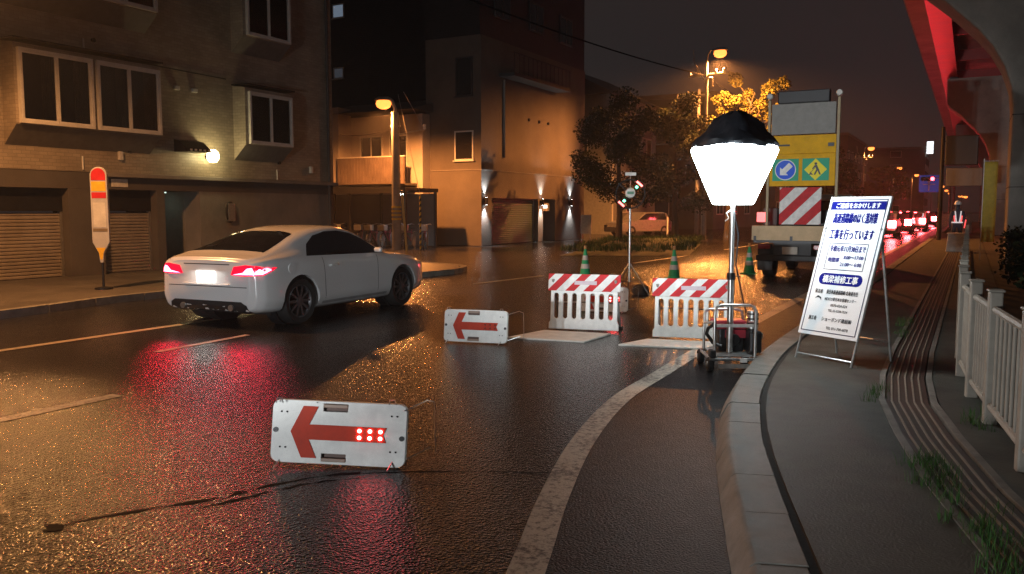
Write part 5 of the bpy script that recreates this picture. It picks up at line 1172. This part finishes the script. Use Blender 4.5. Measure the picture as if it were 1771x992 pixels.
P_ = [(0, 0, .95), (0, 0, 1.15), (0, 0, 1.36), (0, -.01, 1.47), (0, -.02, 1.58), (0, -.02, 1.68),
      (.19, 0, 1.36), (.25, -.02, 1.10), (.22, -.12, .88), (.22, -.15, .80), (-.19, 0, 1.36), (-.25, -.02, 1.10), (-.24, -.04, .86), (-.24, -.05, .78),
      (.10, 0, .88), (.11, -.01, .48), (.11, .0, .09), (.12, -.14, .04), (-.10, 0, .88), (-.11, -.01, .48), (-.11, .0, .09), (-.12, -.14, .04)]
E_ = [(0,1),(1,2),(2,3),(3,4),(4,5),(2,6),(6,7),(7,8),(8,9),(2,10),(10,11),(11,12),(12,13),(0,14),(14,15),(15,16),(16,17),(0,18),(18,19),(19,20),(20,21)]
R_ = [(.15,.11),(.145,.11),(.16,.11),.055,.09,.075,.07,.05,.038,.035,.07,.05,.038,.035,.09,.065,.05,.045,.09,.065,.05,.045]
skin_body('body', P_, E_, R_, mat('work_clothes', (.03, .035, .06), .8), gd)
MB().lathe([(.13, 1.66), (.118, 1.70), (.105, 1.76), (.06, 1.80), (0, 1.81)], 18, (0, -.02, 0)).build('helmet', M_WHITEP, gd, smooth=True)
M_VRED = emis('vest_baton_glow', (1, .05, .05), 1.6); M_VEST = mat('vest_white_glow', (.8, .8, .78), .4, emit=(1, .9, .9), estr=.5)  # vest stripes glow by themselves in place of light thrown back
for s_ in (-1, 1):
    MB().tube([(s_ * .055, -.155, 1.02), (s_ * .08, -.165, 1.22), (s_ * .10, -.13, 1.42)], .022, 6).build('vest_stripe', M_VEST, gd); MB().tube([(s_ * .11, -.15, 1.03), (s_ * .13, -.155, 1.25)], .02, 6).build('vest_stripe', M_VRED, gd)
MB().tube([(.17 * math.cos(R(a)), .135 * math.sin(R(a)) - .01, 1.0) for a in range(0, 360, 24)], .028, 6, closed=True).build('vest_belt', M_VEST, gd, smooth=True)
bt = MB().tube([(.22, -.17, .80), (.24, -.3, 1.1)], .02, 8).build('baton', M_VRED, gd, smooth=True)
wb = E('barrier_block', (-.42, 33.2, .145), 0, 'pale tapered barrier block on the pavement before the road worker', 'barrier')
MB().prism([(-.32, 0), (.32, 0), (.26, .62), (-.26, .62)], -.2, .2).build('block', M_WHITEB, wb, bevel=.03); bx('top_plate', M_WHITEP, wb, -.3, .3, -.22, .22, .622, .66, bevel=.01)
bn = E('banner', (.42, 28.0, .13), 0, 'tall yellow banner on a pole before the second pier', 'banner')
M_BAN = mat('banner_yellow', (.55, .42, .06), .7, var=.2)
n = 14; vs = []; 
for j in range(n + 1):
    for i in range(5): vs.append((-.14 + i * .085, .02 * math.sin(j * .9 + i * .8), .55 + j * .165))
o = MB().add(vs, [(j*5+i, j*5+i+1, (j+1)*5+i+1, (j+1)*5+i) for j in range(n) for i in range(4)]).build('cloth', M_BAN, bn, smooth=True); md = o.modifiers.new('t', 'SOLIDIFY'); md.thickness = .004
MB().tube([(-.15, 0, 0), (-.15, 0, 2.95)], .014, 7).build('pole', M_WHITEP, bn, smooth=True); MB().tube([(-.15, 0, 2.88), (.22, 0, 2.88)], .01, 6).build('top_bar', M_WHITEP, bn, smooth=True)
sg = E('signal_post', (-1.35, 46.0, 0), 0, 'dark signal cabinet on a post, seen from behind under the elevated road', 'signal')
MB().tube([(0, 0, 0), (0, 0, 5.6)], [.11, .085], 12).build('post', M_DARKMET, sg, smooth=True)
bx('cabinet', M_BLACK, sg, .12, 1.52, -.2, .25, 3.75, 5.15, bevel=.04); bx('lower_panel', mat('grey_cabinet', (.10, .10, .10), .6), sg, .2, 1.75, -.1, .1, 2.75, 3.6, bevel=.02)
for z in (3.95, 4.9): MB().tube([(0, 0, z), (.14, 0, z)], .03, 7).build('bracket', M_DARKMET, sg)
for k in range(3): MB().lathe([(.16, .26), (.17, .40)], 16, (.36 + k * .45, 0, 4.45), 'y').build('lamp_hood', M_BLACK, sg, smooth=True)
MB().lathe([(0, .262), (.14, .262), (.14, .27), (0, .275)], 16, (1.26, 0, 4.45), 'y').build('red_lamp', emis('signal_red', (1, .03, .03), 30), sg)
for i, (x, y, z, nm) in enumerate(((-3.3, 88.0, 4.5, 'lit red traffic signal over the waiting cars'), )):
    t = E('traffic_signal', (x, y, 0), 0, nm, 'traffic signal')
    MB().tube([(1.5, 0, 0), (1.5, 0, z + .5)], .09, 10).build('post', M_GREYPOLE, t, smooth=True); MB().tube([(1.5, 0, z), (-.1, 0, z + .1)], .05, 8).build('arm', M_GREYPOLE, t, smooth=True)
    MB().prism(rrect(-1.0, .2, z - .2, z + .2, .15), -.25, -.05).build('case', M_BLACK, t)
    for k, m_ in ((-.8, M_GLASS), (-.4, M_GLASS), (0, emis('signal_red2', (1, .04, .05), 22))): MB().lathe([(.17, -.255), (0, -.275)], 16, (k, 0, z), 'y').build('lens', m_, t)
ds = E('direction_sign', (-3.75, 92, 0), 0, 'blue direction sign with white arrow hanging over the far traffic', 'sign')
bx('panel', mat('lit_sign_blue', (.03, .08, .45), .4, emit=(.05, .12, .8), estr=.16), ds, -.88, .88, -.05, .05, 3.35, 5.0, bevel=.02)
MB().prism([(-.06, 3.5), (.06, 3.5), (.06, 4.3), (.18, 4.3), (0, 4.75), (-.18, 4.3), (-.06, 4.3)], -.058, -.052).build('white_arrow', M_WHITEP, ds); bx('white_bar', M_WHITEP, ds, -.55, .55, -.058, -.052, 4.05, 4.15)
MB().tube([(2.2, 0, 0), (2.2, 0, 5.2)], .12, 10).build('post', M_GREYPOLE, ds, smooth=True); MB().tube([(2.2, .08, 4.9), (-.8, .08, 4.9)], .06, 8).build('arm', M_GREYPOLE, ds, smooth=True)
# small things by the side street
ws = E('standing_sign', (-17.9, 41.0, 0), R(25), 'small blank white standing board right of the tower entry', 'sign')
MB().box(-.28, .28, -.03, .03, .35, 1.35).build('panel', M_WHITEP, ws, bevel=.03)
for s_ in (-1, 1): MB().tube([(s_ * .22, 0, 0), (s_ * .22, 0, .36)], .02, 7).build('leg', M_STEEL, ws)
for i, (px_, py_, h) in enumerate(((-12.9, 45.5, 2.6), (-15.4, 47.0, 1.2), (-14.3, 45.0, 1.1))):
    t = E('pipe_bollard', (px_, py_, 0), 0, ('tall white pipe post right of the parked car', 'short white post just left of the parked car', 'short white post before the parked car')[i], 'post', 'white posts by the side street')
    MB().tube([(0, 0, 0), (0, 0, h)], .10 if h > 2 else .05, 12).build('shaft', M_WHITEP, t, smooth=True); MB().lathe([(.11 if h > 2 else .055, h), (.0, h + .04)], 12).build('cap', M_GREYPOLE, t, smooth=True)

# ------------------------------------------------------------------ unseen car added behind the viewer, its beams put in to light the work site
nx = copy_tree(protos[2]); nx.name = 'added_light_car'; nx.location = (-5.4, -11.5, 0); nx.rotation_euler = (0, 0, R(-4)); nx['label'] = 'pale car coming up behind the viewer with lit headlamps'; nx['group'] = 'car added behind the viewer'
for s_ in (-1, 1): lamp('head_light', 'SPOT', nx, (s_ * .62, 4.42, .62), (.93, .97, 1.0), 1300, (R(89.2), 0, 0), 78, .6, .07); lamp('truck_fill_beam', 'SPOT', nx, (s_ * .45, 4.42, .66), (.95, .98, 1.0), 5200, (R(94.6), 0, R(.4)), 15, .8, .07)  # second spot of each pair is aimed at the truck, added to brighten it
for i in (0, 1, 2, 3): lamp('brake_light', 'AREA', placed[i], (0, -.12, .78), (1, .02, .025), 28, (R(-118), 0, 0), size=1.5, sizey=.2).data.spread = R(60)

# ------------------------------------------------------------------ damp night air
M_HAZE = bpy.data.materials.new('damp_air'); M_HAZE.use_nodes = True; hn = M_HAZE.node_tree.nodes; hn.clear()
ho = hn.new('ShaderNodeOutputMaterial'); hv = hn.new('ShaderNodeVolumePrincipled'); hv.inputs['Color'].default_value = (.9, .9, .92, 1); hv.inputs['Density'].default_value = 0.0011; hv.inputs['Anisotropy'].default_value = 0.35
M_HAZE.node_tree.links.new(hv.outputs[0], ho.inputs['Volume'])
tag(bx('haze', M_HAZE, None, -410, 310, -70, 910, -1.5, 31.5), kind='stuff')
S.cycles.volume_bounces = 0
